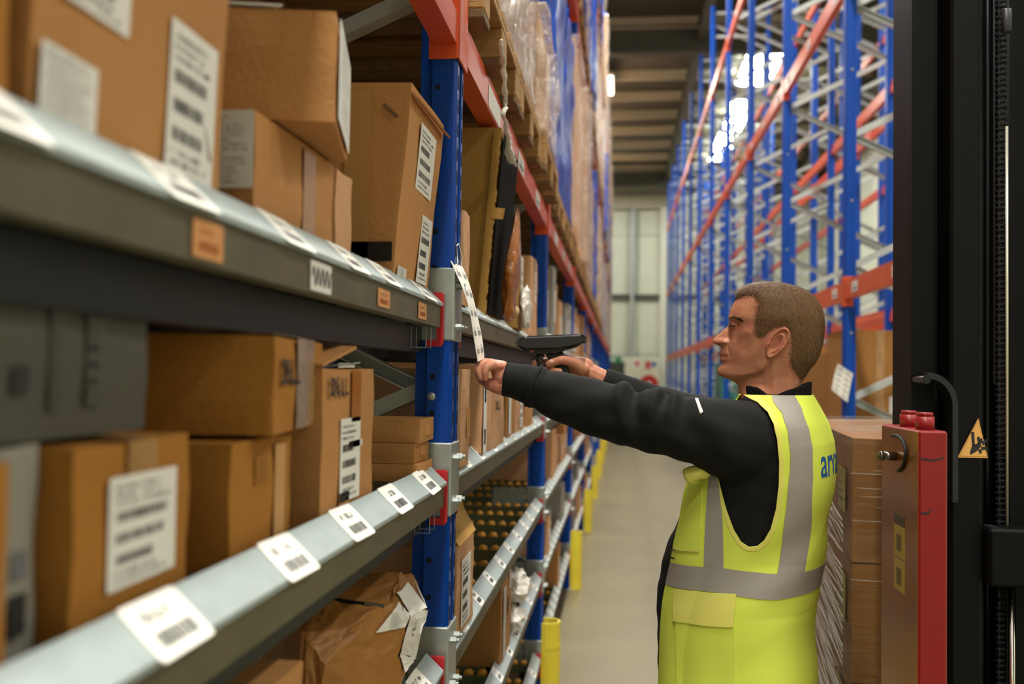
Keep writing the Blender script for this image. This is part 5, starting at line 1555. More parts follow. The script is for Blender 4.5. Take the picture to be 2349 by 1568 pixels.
def torso_grid(off, nv=150, na=150, v0=None, v1=None, relief=True):
    v0 = rv[0] if v0 is None else v0; v1 = rv[-1] if v1 is None else v1
    # denser toward the shoulders
    t = np.linspace(0, 1, nv); vs = v0 + (v1 - v0) * (1 - (1 - t)**1.5)
    uc, a, b = torso_at(vs)
    an = np.linspace(0, 2 * math.pi, na, endpoint=False)
    c, s = np.cos(an), np.sin(an)
    cu, su = np.sign(c) * np.abs(c)**(2 / NEXP), np.sign(s) * np.abs(s)**(2 / NEXP)
    U = uc[:, None] + a[:, None] * cu; Wd = b[:, None] * su; Vv = np.repeat(vs[:, None], na, 1)
    P = xyz(U, Wd, Vv)
    V, F = grid(P, closed_v=True)
    V = np.array(V); N = vnormals(V, F)
    ctr = xyz(np.repeat(uc[:, None], na, 1), np.zeros_like(Wd), Vv).reshape(-1, 3)
    if np.sum((V - ctr) * N) < 0: N = -N; F = [f[::-1] for f in F]
    d = off + (wr(uvw(V)) if relief else 0)
    V = V + N * (d[:, None] if relief else d)
    return V, F, na
def torso_solid(off):
    V, F, na = torso_grid(off, 90, 90, relief=False)
    n = len(V)
    F = list(F) + [tuple(range(na)), tuple(range(n - na, n))[::-1]]
    return list(V), F
# ---- sleeves
def loft(path, n=40, m=120, fold=None):
    """path rows: px, py, Y, r ; smooth tube with folds"""
    P = np.array([atY(a, b, c) for a, b, c, d in path]); R_ = np.array([d for *_, d in path])
    L = np.concatenate([[0], np.cumsum(np.linalg.norm(np.diff(P, axis=0), axis=1))])
    s = np.linspace(0, L[-1], m)
    C = np.stack([smoothcurve(L, P[:, k], s) for k in range(3)], 1); rr = smoothcurve(L, R_, s)
    T = np.gradient(C, axis=0); T /= np.linalg.norm(T, axis=1, keepdims=True)
    up = np.array([0, 0, 1.0]); S_ = np.cross(up, T); S_ /= np.linalg.norm(S_, axis=1, keepdims=True); U_ = np.cross(T, S_)
    an = np.linspace(0, 2 * math.pi, n, endpoint=False)
    k = rr[:, None] * np.ones(n)
    if fold is not None: k = k + fold(proj(C)[:, 0][:, None], an[None, :])
    G = C[:, None, :] + k[..., None] * (np.cos(an)[None, :, None] * S_[:, None, :] + np.sin(an)[None, :, None] * U_[:, None, :])
    V, F = grid(G, closed_v=True)
    F = [f[::-1] for f in F] + [tuple(range(n)), tuple(range((m - 1) * n, m * n))[::-1]]
    F = [f[::-1] for f in F]
    return V, F
def gs(x, c, s): return np.exp(-((x - c) / s)**2)
def fold_near(x, a):
    top = np.clip(np.sin(a) * 1.4, 0, 1); low = np.clip(-np.sin(a), 0, 1); side = np.abs(np.cos(a))
    d = 0.010 * gs(x, 1418, 15) * top - 0.008 * gs(x, 1452, 12) * (0.3 + top) + 0.010 * gs(x, 1497, 12) * top - 0.007 * gs(x, 1516, 8) * top + 0.011 * gs(x, 1537, 11) * top - 0.005 * gs(x, 1562, 14) * top
    d = d - 0.006 * gs(x + 26 * np.sin(a), 1475, 12) * side + 0.005 * gs(x + 26 * np.sin(a), 1440, 16) * side
    ph = x + 55 * np.sin(a)
    d = d + 0.0042 * np.sin(ph / 15.0) * gs(x, 1590, 90) * side + 0.0030 * np.sin((x - 70 * np.sin(a)) / 19.0) * gs(x, 1330, 90) * side
    d = d + 0.0040 * gs(x, 1230, 6) - 0.003 * gs(x, 1243, 7) + 0.0025 * gs(x, 1158, 8) + 0.003 * np.sin(x / 11.0 + 2 * a) * low * gs(x, 1500, 150)
    return d
near_path = [(1156, 869, 2.10, .0345), (1180, 873, 2.10, .038), (1215, 882, 2.10, .041), (1255, 898, 2.10, .047), (1305, 915, 2.095, .053), (1350, 930, 2.09, .0575), (1400, 946, 2.08, .059), (1470, 961, 2.07, .0635), (1530, 975, 2.06, .0635), (1600, 987, 2.06, .070), (1660, 1004, 2.075, .082), (1710, 1018, 2.115, .090), (1745, 1030, 2.17, .090), (1765, 1035, 2.22, .085)]
far_path = [(1380, 872, 2.40, .031), (1410, 886, 2.405, .036), (1460, 912, 2.42, .044), (1540, 945, 2.44, .055), (1620, 972, 2.44, .066), (1690, 1000, 2.43, .088), (1740, 1030, 2.40, .10)]
VJ = join(torso_solid(0.0), loft(near_path, 48, 170, fold_near), loft(far_path, 32, 70))
JV, JF = remesh(VJ, 0.0042, 3)
JV = JV + vnormals(JV, JF) * (0.0016 * np.sin(JV[:, 0] * 60 + JV[:, 2] * 45) * np.sin(JV[:, 2] * 70 - JV[:, 0] * 30 + JV[:, 1] * 30))[:, None]
JACK = mat('black_fleece_fabric', '0f1012', 0.85, noise=0.15, nscale=30, bump=0.07, bscale=900, spec=0.3)
jk = mp('jacket', (list(JV), JF), JACK)
jbvh = BVHTree.FromPolygons([Vector(v) for v in JV], JF)
def hit(px, py, off=0.0015, bv=None):
    r_ = ray(px, py); d = Vector(r_).normalized()
    loc, nrm, *_ = (bv or jbvh).ray_cast(Vector(CO), d)
    if loc is None: return None
    if nrm.dot(d) > 0: nrm = -nrm
    return np.array(loc + nrm * off)
def patch(name, quad, nu, nv, m, off=0.0015, bv=None, parent=None, thick=0.0008):
    """small decal that lies on a garment, spanned by four points on it"""
    q = np.array(quad, float); V, F, ok = [], [], True
    for i in range(nu + 1):
        for j in range(nv + 1):
            a = q[0] * (1 - j / nv) + q[1] * j / nv; b = q[3] * (1 - j / nv) + q[2] * j / nv
            p = a * (1 - i / nu) + b * i / nu
            h = hit(p[0], p[1], off, bv)
            V.append(h if h is not None else V[-1])
    for i in range(nu):
        for j in range(nv): F.append((i * (nv + 1) + j, i * (nv + 1) + j + 1, (i + 1) * (nv + 1) + j + 1, (i + 1) * (nv + 1) + j))
    o = mp(name, (V, F), m, parent=parent)
    md = o.modifiers.new('t', 'SOLIDIFY'); md.thickness = thick; md.offset = 0
    return o
REFL = mat('grey_reflective_tape', '9c9793', 0.45, noise=0.05, nscale=200, spec=0.5)
patch('sleeve_reflector', [(1594, 914), (1601, 914), (1613, 945), (1606, 950)], 8, 2, mat('white_reflective_print', 'e4e4e0', 0.5))

c0, c1 = atY(1224, 885, 2.10), atY(1236, 890, 2.10)
ax = (c1 - c0) / np.linalg.norm(c1 - c0); s0, u0 = frame_of(ax)
mp('cuff_strap', tube([c0 + .0435 * (math.cos(a) * s0 + math.sin(a) * u0) for a in np.linspace(0, 2 * math.pi, 41)[:-1]], 0.0042, 8, closed=True), JACK, parent=jk)
# ---- hi-vis vest: cut from the torso surface
HV = mat('hi_vis_yellow_fabric', 'd9e85c', 0.75, noise=0.05, nscale=4, bump=0.04, bscale=900, spec=0.2)
HV2 = mat('hi_vis_yellow_binding', 'e2dd72', 0.7, spec=0.2)
arm_px = [(1640, 880), (1690, 905), (1735, 921), (1765, 943), (1782, 970), (1791, 1005), (1795, 1055), (1793, 1110), (1785, 1165), (1772, 1212), (1757, 1238), (1742, 1250), (1724, 1250), (1707, 1238), (1692, 1212), (1677, 1170), (1664, 1125), (1652, 1085), (1640, 1050), (1560, 1030), (1540, 900)]
ARM = uvp(arm_px, 0.165)
fe = np.array([uv(a, b, 0.10) for a, b in ((1690, 880), (1640, 960), (1590, 1040), (1580, 1080), (1573, 1180), (1549, 1290), (1538, 1345), (1528, 1470), (1521, 1568), (1521, 1800))])
VTOP = uv(1760, 905, 0.08)[1]; VBOT = uv(1700, 1690, 0.17)[1]
def vest_g(V):
    q = uvw(V)
    u, w, v = q[:, 0], q[:, 1], q[:, 2]
    g = np.minimum(VTOP - v, v - VBOT)
    ga = -poly_sd(np.stack([u, v], 1), ARM)
    g = np.where(np.abs(w) > 0.045, np.minimum(g, ga), g)
    ue = np.interp(v, fe[::-1, 1], fe[::-1, 0])
    g = np.minimum(g, np.maximum(ue - u, np.where(u > 0, -1, 1)))
    return g
VG = {}
def shell(name, off, g, m, parent=None, thick=0.0018, keep_vest=True, near=None):
    if off not in VG: VG[off] = torso_grid(off, 330, 360)
    V, F, _ = VG[off]
    gg = vest_g(V) if keep_vest else np.full(len(V), 1.0)
    if g is not None: gg = np.minimum(gg, g(uvw(V)))
    V2, F2 = clip(V, F, gg)
    o = mp(name, (list(V2), F2), m, parent=parent)
    md = o.modifiers.new('t', 'SOLIDIFY'); md.thickness = thick; md.offset = -1
    es = o.modifiers.new('e', 'EDGE_SPLIT'); es.split_angle = math.radians(40)
    return o
def in_poly(pts, near=True, w0=0.165):
    P = uvp(pts, w0)
    def g(q):
        s = poly_sd(q[:, [0, 2]], P)
        return np.where(q[:, 1] > (0 if near else -9), s, -1) if near else s
    return g
vest = shell('hi_vis_vest', 0.0085, None, HV, thick=0.003)
shell('edge_binding', 0.0100, lambda q: np.where(np.abs(q[:, 1]) > 0.045, 0.008 + poly_sd(q[:, [0, 2]], ARM), -1), HV2, vest, 0.002)
band = [(1400, 1285), (1535, 1291), (1667, 1297), (1780, 1317), (1880, 1327), (2100, 1332), (2100, 1386), (1880, 1381), (1780, 1377), (1650, 1351), (1530, 1343), (1400, 1338)]
shell('reflective_band', 0.0100, in_poly(band, False), REFL, vest, 0.001)
bs = [(1755, 895), (1800, 895), (1828, 935), (1849, 985), (1858, 1030), (1859, 1100), (1853, 1190), (1834, 1325), (1782, 1316), (1796, 1230), (1807, 1160), (1817, 1070), (1818, 1040), (1812, 985), (1795, 945), (1770, 920)]
def side(pts, sg):
    P = uvp(pts, 0.165)
    return lambda q: np.where(q[:, 1] * sg > 0.05, poly_sd(q[:, [0, 2]], P), -1)
for sg in (1, -1): shell('reflective_strip', 0.0101, side(bs, sg), REFL, vest, 0.001)
fs = [(1634, 1040), (1648, 1040), (1658, 1100), (1667, 1190), (1668, 1300), (1622, 1293), (1627, 1180)]
for sg in (1, -1): shell('reflective_strip', 0.0101, side(fs, sg), REFL, vest, 0.001)
shell('lower_pocket', 0.0125, in_poly([(1556, 1420), (1694, 1425), (1692, 1660), (1556, 1660)]), HV, vest, 0.003)
shell('pocket_flap', 0.0165, in_poly([(1551, 1346), (1698, 1354), (1692, 1429), (1619, 1424), (1551, 1418)]), HV2, vest, 0.003)
shell('chest_pocket', 0.0120, in_poly([(1560, 1106), (1624, 1106), (1621, 1252), (1545, 1252)], w0=0.14), HV, vest, 0.003)
# stitched hem lines
for y0, y1 in ((1252, 1256),):
    shell('pocket_hem', 0.0135, in_poly([(1548, y0), (1622, y0), (1622, y1), (1548, y1)], w0=0.14), HV2, vest, 0.0012)
# chest pocket flap standing off the front
fl_px = [[(1563, 1075, 2.02), (1600, 1068, 2.0), (1642, 1062, 2.02)], [(1570, 1094, 2.0), (1600, 1082, 1.985), (1634, 1076, 2.0)], [(1578, 1112, 2.01), (1603, 1092, 2.0), (1622, 1100, 2.015)]]
P = np.array([[atY(a, b, c + 0.055) for a, b, c in r_] for r_ in fl_px])
V, F = grid(P)
o = mp('collar_flap', (V, F), HV2, parent=vest)
md = o.modifiers.new('s', 'SUBSURF'); md.levels = 2; md.render_levels = 2
md = o.modifiers.new('t', 'SOLIDIFY'); md.thickness = 0.003
# key ring clip on the front edge
kc = hit(1553, 1272, 0.008)
if kc is None: kc = atY(1556, 1272, 2.12)
rg = [kc + 0.009 * (math.cos(a) * np.array([1.0, 0, 0]) + math.sin(a) * np.array([0, 0.2, 1.0])) for a in np.linspace(0, 2 * math.pi, 19)[:-1]]
mp('ring_clip', tube(rg, 0.0018, 7, closed=True), BLACKG, parent=vest)
mp('lanyard', tube([atY(1612, 1058, 2.05), atY(1604, 1064, 2.05), atY(1598, 1072, 2.06)], 0.003, 7), mat('blue_lanyard', '1e3fa0', 0.5))
# printed word on the back, wrapped over the cloth
VTXT = uv(1900, 1056, 0.0)[1]
def back_pt(w, v, off=0.0098):
    uc, a, b = torso_at(np.array([v])); t = min(0.999, abs(w) / b[0])
    u = uc[0] - a[0] * (1 - t**NEXP)**(1 / NEXP)
    p = xyz(u, w, v); e = 1e-3
    t2 = min(0.999, abs(w + e) / b[0]); u2 = uc[0] - a[0] * (1 - t2**NEXP)**(1 / NEXP)
    tw = xyz(u2, w + e, v) - p; tw /= np.linalg.norm(tw)
    uc3, a3, b3 = torso_at(np.array([v + e])); t3 = min(0.999, abs(w) / b3[0]); u3 = uc3[0] - a3[0] * (1 - t3**NEXP)**(1 / NEXP)
    tv = xyz(u3, w, v + e) - p; tv /= np.linalg.norm(tv)
    n = np.cross(tw, tv); n /= np.linalg.norm(n)
    if n @ TF > 0: n = -n
    return p + n * (off + wr(uvw(p)[None])[0])
# arc-length table across the back, start where the word begins in view
ws = np.linspace(0.185, -0.185, 400)
pp = np.array([back_pt(w, VTXT) for w in ws]); sx_ = proj(pp)[:, 0]
i0 = int(np.argmin(np.abs(sx_ - 1884) + (ws < 0.02) * 999))
al = np.concatenate([[0], np.cumsum(np.linalg.norm(np.diff(pp, axis=0), axis=1))]); al -= al[i0]
TV, TFc = text_mesh('arvato', 0.088, 0.001, 1.02)
TV = np.array(TV); tx0 = TV[:, 0].min()
# subdivide long faces is unnecessary: glyph outlines are dense
WV = []
for (x, y, _) in TV:
    w = np.interp(x - tx0, al, ws); WV.append(back_pt(w, VTXT + y, 0.0092))
mp('lettering', (WV, TFc), mat('blue_print', '1f5fa8', 0.5), False, vest)

# ---- head: profile loft in its own frame
HA = math.atan((1755 - 1174.5) / FPX) + YAW
HF = np.array([-math.cos(HA), math.sin(HA), 0]); HL = np.array([-math.sin(HA), -math.cos(HA), 0])
HO = atY(1480 + 1150 / 3.92, 600 + 720 / 3.92, 2.25)
def huv(cx, cy):
    r_ = ray(1480 + cx / 3.92, 600 + cy / 3.92); t = ((HO - CO) @ HL) / (r_ @ HL); p = CO + r_ * t - HO
    return p @ HF, p[2]
CU_ = (huv(1050, 720)[0] - huv(1150, 720)[0]) / 100.0       # metres per profile unit
front = [(184, 1045), (192, 980), (205, 930), (230, 885), (260, 855), (300, 822), (330, 805), (360, 791), (400, 772), (440, 757), (480, 747), (500, 745), (520, 750), (545, 762), (575, 771), (600, 768), (650, 752), (700, 735), (740, 712), (765, 690), (785, 677), (805, 670), (822, 664), (838, 662), (850, 670), (857, 681), (865, 676), (882, 667), (900, 672), (920, 684), (940, 680), (960, 662), (980, 649), (1000, 644), (1020, 649), (1040, 667), (1055, 695), (1070, 733), (1085, 775), (1105, 812), (1130, 833), (1200, 842), (1330, 845)]
back = [(184, 1075), (192, 1190), (205, 1265), (230, 1360), (260, 1430), (300, 1488), (350, 1530), (400, 1558), (460, 1578), (520, 1589), (600, 1592), (680, 1589), (750, 1580), (800, 1569), (850, 1552), (900, 1527), (940, 1498), (980, 1468), (1020, 1443), (1060, 1424), (1100, 1411), (1160, 1402), (1250, 1402), (1330, 1405)]
fbase = [(700, 735), (740, 716), (770, 706), (800, 702), (840, 702), (900, 704), (950, 700), (985, 690), (1010, 688), (1035, 700), (1055, 724), (1070, 748), (1085, 780)]
nosep = [(520, 750), (545, 749), (575, 735), (600, 712), (625, 683), (650, 656), (675, 630), (695, 608), (708, 599), (720, 600), (732, 606), (744, 620), (756, 645), (765, 668), (776, 678), (790, 676)]
wid = [(184, .008), (190, .030), (205, .046), (230, .057), (260, .0635), (300, .069), (350, .073), (420, .0755), (500, .0765), (560, .075), (620, .0735), (680, .072), (740, .070), (800, .0675), (850, .065), (900, .062), (950, .059), (1000, .0565), (1050, .055), (1100, .0555), (1200, .058), (1330, .062)]
pex = [(184, 2.0), (300, 2.3), (480, 2.5), (600, 2.2), (760, 1.95), (860, 1.85), (1000, 1.8), (1060, 1.9), (1120, 2.0), (1330, 2.0)]
def C(tab, x): a = np.array(tab, float); return smoothcurve(a[:, 0], a[:, 1], x)
def Ci(tab, x): a = np.array(tab, float); return np.interp(x, a[:, 0], a[:, 1])
def head_grid(nc=190, na=192):
    t = np.linspace(0, 1, nc)
    cy = 184 + (1330 - 184) * (t**1.25)
    an = np.linspace(0, 2 * math.pi, na, endpoint=False)
    # concentrate columns on the face
    an = an - 0.45 * np.sin(an)
    fr, bk, wd, pe = C(front, cy), C(back, cy), C(wid, cy), Ci(pex, cy)
    frd = fr.copy(); inb = (cy > 735) & (cy < 1080); fr = np.where(inb, np.interp(cy, [a for a, b in fbase], [b for a, b in fbase]), fr)
    det = fr - frd
    mid = np.where(cy < 300, (fr + bk) / 2 * (300 - cy) / 116 + 1185 * (cy - 184) / 116, 1185.0)
    mid = np.where(cy > 900, 1185 - (cy - 900) / 430 * 60, mid)
    X = np.zeros((nc, na)); Wd = np.zeros((nc, na))
    for i in range(nc):
        c, s = np.cos(an), np.sin(an)
        pf = pe[i]
        k = np.where(c > 0, (np.abs(c)**pf + np.abs(s)**pf)**(-1 / pf), (np.abs(c)**2.1 + np.abs(s)**2.1)**(-1 / 2.1))
        X[i] = mid[i] + np.where(c > 0, (fr[i] - mid[i]) * c * k, (mid[i] - bk[i]) * c * k)
        Wd[i] = wd[i] * s * k
    CYg = np.repeat(cy[:, None], na, 1)
    aw = np.abs(Wd)
    # jaw line: neck set in below it
    jaw = np.interp(X, [640, 700, 800, 900, 1000, 1060, 1110, 1180], [1040, 1052, 1046, 1030, 1005, 975, 900, 760])
    below = np.clip((CYg - jaw) / 45, 0, 1) * np.clip((1150 - X) / 90, 0, 1) * np.clip((1190 - CYg) / 80, 0, 1)
    Wd = Wd * (1 - 0.17 * below)
    aw = np.abs(Wd)
    facing = np.clip((1130 - X) / 300, 0, 1)
    sgm = np.interp(cy, [735, 800, 860, 920, 980, 1080], [.020, .022, .026, .024, .024, .030])
    X = X - det[:, None] * np.exp(-(aw / sgm[:, None])**2.6) * (X < 1000)
    # nose
    nb = np.where((CYg > 520) & (CYg < 790), C(front, CYg) - C(nosep, np.clip(CYg, 520, 790)), 0)
    sg = np.interp(CYg, [520, 575, 650, 700, 740, 790], [.0085, .0085, .0105, .0135, .0165, .014])
    X = X - np.clip(nb, -5, 400) * np.exp(-(aw / sg)**2.4) * (X < 1000)
    # wings of the nose, nostril crease
    X = X - 20 * gs(aw, .0155, .006) * gs(CYg, 722, 24) * (X < 900)
    Wd = Wd + np.sign(Wd) * .0075 * gs(X, 706, 26) * gs(CYg, 728, 22) * np.clip((aw - .003) / .006, 0, 1)
    Wd = Wd - np.sign(Wd) * .0052 * gs(X, 750, 9) * gs(CYg, 712, 42) - np.sign(Wd) * .002 * gs(X, 690, 30) * gs(CYg, 682, 13) * (aw > .004)
    X = X + 14 * gs(aw, .0235, .0045) * gs(CYg, 715, 35) * (X < 900)
    # eye sockets, brow, cheek bone, folds
    X = X + 30 * gs(aw, .026, .013) * gs(CYg, 562, 30) * (X < 1000)
    X = X - 14 * gs(aw, .030, .017) * gs(CYg, 507, 20) * (X < 1000)
    Wd = Wd - np.sign(Wd) * .0042 * gs(X, 818, 36) * gs(CYg, 572, 24) + np.sign(Wd) * .0020 * gs(X, 835, 40) * gs(CYg, 512, 16)
    Wd = Wd + np.sign(Wd) * (.0035 * gs(X, 905, 70) * gs(CYg, 640, 50) - .0035 * gs(X, 890, 70) * gs(CYg, 770, 70) - .0030 * gs(X, 960, 60) * gs(CYg, 470, 60) + .0018 * gs(X, 1040, 50) * gs(CYg, 960, 50))
    fold = np.interp(CYg, [730, 780, 830, 880], [735, 742, 757, 765])
    Wd = Wd - np.sign(Wd) * .0034 * gs(X, fold, 10) * gs(CYg, 800, 55)
    Wd = Wd - np.sign(Wd) * .0016 * gs(CYg, 858 + (X - 680) * 0.12, 5) * np.clip((752 - X) / 14, 0, 1)
    CYg = CYg - 17 * gs(X, 668, 16) * gs(aw, .0085, .0042) * gs(CYg, 752, 13)
    # forehead lines
    for cy0 in (395, 418, 440):
        X = X + 2.2 * gs(CYg, cy0, 4) * (X < 930) * np.clip(.05 - aw, 0, .01) * 100
    return X, CYg, Wd
HX, HC, HW = head_grid()
def hpos(X, CY, Wd):
    X, CY, Wd = np.asarray(X, float), np.asarray(CY, float), np.asarray(Wd, float)
    return HO + np.multiply.outer((1150 - X) * CU_, HF) + np.multiply.outer((720 - CY) * CU_, np.array([0, 0, 1.0])) + np.multiply.outer(Wd, HL)
def hcoord(P):
    d = np.asarray(P, float) - HO
    return 1150 - (d @ HF) / CU_, 720 - d[..., 2] / CU_, d @ HL
HP = hpos(HX, HC, HW)
hv, hf = grid(HP, closed_v=True)
nh = HX.shape[1]
hf = list(hf) + [tuple(range(nh))[::-1], tuple(range((HX.shape[0] - 1) * nh, HX.shape[0] * nh))]
# make the shell face outwards
_n = vnormals(np.array(hv), [f for f in hf if len(f) == 4])
if np.sum(_n * (np.array(hv) - HO)) < 0: hf = [f[::-1] for f in hf]
# ears
def ear(sign):
    nr, na = 18, 56
    P = np.zeros((nr, na, 3)); Q = np.zeros((nr, na, 3))
    for i in range(nr):
        r_ = i / (nr - 1)
        for j in range(na):
            a = 2 * math.pi * j / na
            ca, sa = math.cos(a), math.sin(a)            # ca>0 back, sa>0 up
            rx = 92 * (1.0 if ca > 0 else 0.92) * (1 - 0.28 * max(0, -sa)**1.5); ry = 137
            x, y = rx * ca * r_, ry * sa * r_
            xt = x + 0.50 * y                              # top leans back
            X, CY = 1181 + xt * 0.95, 741 - y
            lat = 0.066 + .013 * (xt / 100 * 0.5 + 0.5) + 0.002
            rim = gs(r_, 0.92, 0.08) * .0060 * (1 if sa > -0.55 else 0.3)
            groove = -gs(r_, 0.75, 0.08) * .0055 * (1 if sa > -0.4 else 0)
            anti = gs(r_, 0.56, 0.09) * .0035 * (1 if ca > -0.3 else 0)
            concha = -.017 * gs(math.hypot((x + 12) / 42, (y + 10) / 55), 0, 0.75)
            tragus = .008 * gs(math.hypot((x + 66) / 18, (y + 14) / 26), 0, 1.0)
            P[i, j] = (X, CY, lat + rim + groove + anti + concha + tragus)
            Q[i, j] = (X, CY, lat - .0055 - 0.010 * (1 - r_))
    A, FA = grid(hpos(P[..., 0], P[..., 1], sign * P[..., 2]), closed_v=True)
    B, FB = grid(hpos(Q[..., 0], Q[..., 1], sign * Q[..., 2]), closed_v=True)
    V = A + B; o = nr * na
    F = [f for f in FA] + [tuple(i + o for i in f)[::-1] for f in FB]
    for j in range(na):
        k = (j + 1) % na; F.append(((nr - 1) * na + j, (nr - 1) * na + k, o + (nr - 1) * na + k, o + (nr - 1) * na + j)[::-1])
    if sign < 0: F = [f[::-1] for f in F]
    return V, [f[::-1] for f in F]
eyeb = []
for s in (1, -1):
    c = hpos(816, 577, s * .0290)
    eyeb.append(ellipsoid(c, (.0122,) * 3, 14, 20))
# ---- hands
def limb(pts, n=12):
    """pts rows px, py, Y, r"""
    P = np.array([atY(a, b, c) for a, b, c, d in pts]); R_ = [d for *_, d in pts]
    # round the ends
    m = 8 * (len(P) - 1) + 1
    L = np.concatenate([[0], np.cumsum(np.linalg.norm(np.diff(P, axis=0), axis=1))]); s = np.linspace(0, L[-1], m)
    Cc = np.stack([np.interp(s, L, P[:, k]) for k in range(3)], 1)
    for _ in range(3): Cc[1:-1] = 0.5 * Cc[1:-1] + 0.25 * (Cc[:-2] + Cc[2:])
    rr = np.interp(s, L, R_)
    V, F = tube(Cc, rr, n)
    return join((V, F), ellipsoid(Cc[-1], (rr[-1],) * 3, 8, 12), ellipsoid(Cc[0], (rr[0],) * 3, 8, 12))
def ell_px(px, py, Y, rx, ry, rz, tilt=0.0):
    M = rotY(tilt)
    return ellipsoid(atY(px, py, Y), (rx, ry, rz), 14, 20, M)
LH = [ell_px(1140, 839, 2.108, .029, .034, .0135, 0.12), ell_px(1150, 852, 2.108, .022, .026, .024),
      limb([(1215, 880, 2.10, .024), (1182, 870, 2.10, .028), (1162, 866, 2.102, .027)]),
      limb([(1172, 882, 2.10, .023), (1145, 886, 2.10, .0185), (1122, 881, 2.105, .0130)]),
      limb([(1128, 882, 2.11, .0125), (1107, 873, 2.122, .0102), (1098, 855, 2.126, .0092), (1100, 839, 2.122, .0078)]),
      limb([(1128, 833, 2.128, .0105), (1111, 830, 2.128, .0088), (1099, 832, 2.122, .0072)]),
      limb([(1128, 834, 2.112, .0105), (1108, 835, 2.112, .0092), (1096, 847, 2.106, .0085), (1098, 862, 2.100, .0075)]),
      limb([(1128, 836, 2.095, .0105), (1109, 838, 2.094, .0090), (1099, 852, 2.090, .0082), (1104, 866, 2.088, .0072)]),
      limb([(1130, 838, 2.079, .0100), (1117, 842, 2.074, .0082), (1112, 855, 2.072, .0075), (1114, 867, 2.075, .0066)])]
RH = [limb([(1430, 893, 2.40, .025), (1392, 876, 2.40, .025), (1360, 862, 2.395, .027), (1335, 851, 2.39, .028)]),
      ell_px(1330, 848, 2.385, .036, .021, .030, -0.45), ell_px(1316, 838, 2.375, .024, .017, .019, -0.3),
      limb([(1338, 846, 2.36, .016), (1312, 829, 2.343, .0125), (1288, 825, 2.336, .0105), (1268, 831, 2.334, .0092), (1259, 834, 2.334, .008)]),
      limb([(1316, 836, 2.405, .011), (1275, 826, 2.412, .0092), (1244, 828, 2.402, .0082), (1230, 831, 2.378, .0075), (1226, 833, 2.366, .007)]),
      limb([(1318, 846, 2.405, .011), (1278, 845, 2.410, .0092), (1256, 846, 2.390, .0085), (1256, 847, 2.355, .008), (1272, 850, 2.337, .0078), (1284, 851, 2.335, .0072)]),
      limb([(1322, 862, 2.403, .011), (1284, 862, 2.408, .009), (1262, 863, 2.388, .0085), (1263, 865, 2.355, .008), (1280, 868, 2.338, .0075), (1291, 869, 2.336, .007)]),
      limb([(1328, 876, 2.400, .010), (1292, 878, 2.404, .0082), (1270, 880, 2.385, .0076), (1272, 882, 2.356, .007), (1288, 885, 2.340, .0066)])]
# ---- hidden body under the clothes
def inner_arm(path, k=0.62, i0=1):
    P = [atY(a, b, c) for a, b, c, d in path[i0:]]; R_ = [min(d * k, .045) for *_, d in path[i0:]]
    return tube(P, R_, 14)
def limb3(pts, n=16):
    return tube([p for p, r_ in pts], [r_ for p, r_ in pts], n)
hipz = 0.90
uc_, a_, b_ = torso_at(np.array([rv[1]]))
trunk = limb3([(xyz(uc_[0], 0, hipz - .02), .085), (xyz(uc_[0], 0, 1.05), .10), (xyz(0.0, 0, 1.25), .095), (xyz(-.03, 0, 1.40), .07), (hpos(1140, 1300, 0), .05), (hpos(1150, 1150, 0), .045)])
def leg_pts(s, k=1.0):
    w = .095 * s
    return [(xyz(uc_[0] - 0.0, w * .9, hipz + .05), .088 * k), (xyz(uc_[0] + .0, w, hipz - .12), .082 * k), (xyz(uc_[0] + .015, w * 1.05, 0.50), .060 * k), (xyz(uc_[0] - .005, w * 1.1, 0.30), .056 * k), (xyz(uc_[0] - .02, w * 1.1, 0.09), .042 * k)]
parts = [(hv, hf), ear(1), ear(-1)] + eyeb + LH + RH + [inner_arm(near_path), inner_arm(far_path), trunk, limb3(leg_pts(1, .8)), limb3(leg_pts(-1, .8))]
BV, BF = remesh(join(*parts), 0.0019, 2, 0.45)
body = mp('body', (list(BV), BF), None)
# lips, stubble, ears, knuckles; shade painted into eye sockets, nostrils, mouth line, ear hollows
cx_, cy_, cw_ = hcoord(BV)
skin = np.array(srgb('c48c6c'))
colr = np.repeat(skin[None], len(BV), 0)
def blend(maskv, hexv, k=1.0):
    global colr
    m_ = (np.clip(maskv, 0, 1) * k)[:, None]; colr = colr * (1 - m_) + np.array(srgb(hexv)) * m_
head_m = (np.abs(cx_ - 1100) < 520) & (cy_ < 1340) & (cy_ > 150) & (np.abs(cw_) < .12)
H_ = head_m.astype(float)
beard = np.clip((cy_ - np.interp(cx_, [640, 700, 760, 900, 1000, 1060, 1090], [795, 790, 800, 850, 800, 690, 680])) / 50, 0, 1) * np.clip((1085 - cx_) / 40, 0, 1) * np.clip((1110 - cy_) / 60, 0, 1)
blend(beard * H_, '8f6a4a', 0.45)
blend(H_ * np.clip((cy_ - 1080) / 60, 0, 1), 'b0704e', 0.5)
blend(H_ * gs(np.hypot((cx_ - 690) / 60, (cy_ - 700) / 60), 0, 1), 'c47c66', 0.5)
blend(H_ * gs(cy_, 858, 22) * np.clip((748 - cx_) / 25, 0, 1) * (np.abs(cw_) < .028), 'a5604f', 0.65)
blend(H_ * gs(cy_, 858 + (cx_ - 680) * 0.12, 5.5) * np.clip((752 - cx_) / 12, 0, 1), '4a241c', 0.8)
blend(H_ * gs(np.hypot((cx_ - 1190) / 110, (cy_ - 745) / 140), 0, 1) * (np.abs(cw_) > .066), 'c2705a', 0.55)
blend(H_ * gs(np.hypot((cx_ - 805) / 45, (cy_ - 585) / 28), 0, 1), '9b6650', 0.4)
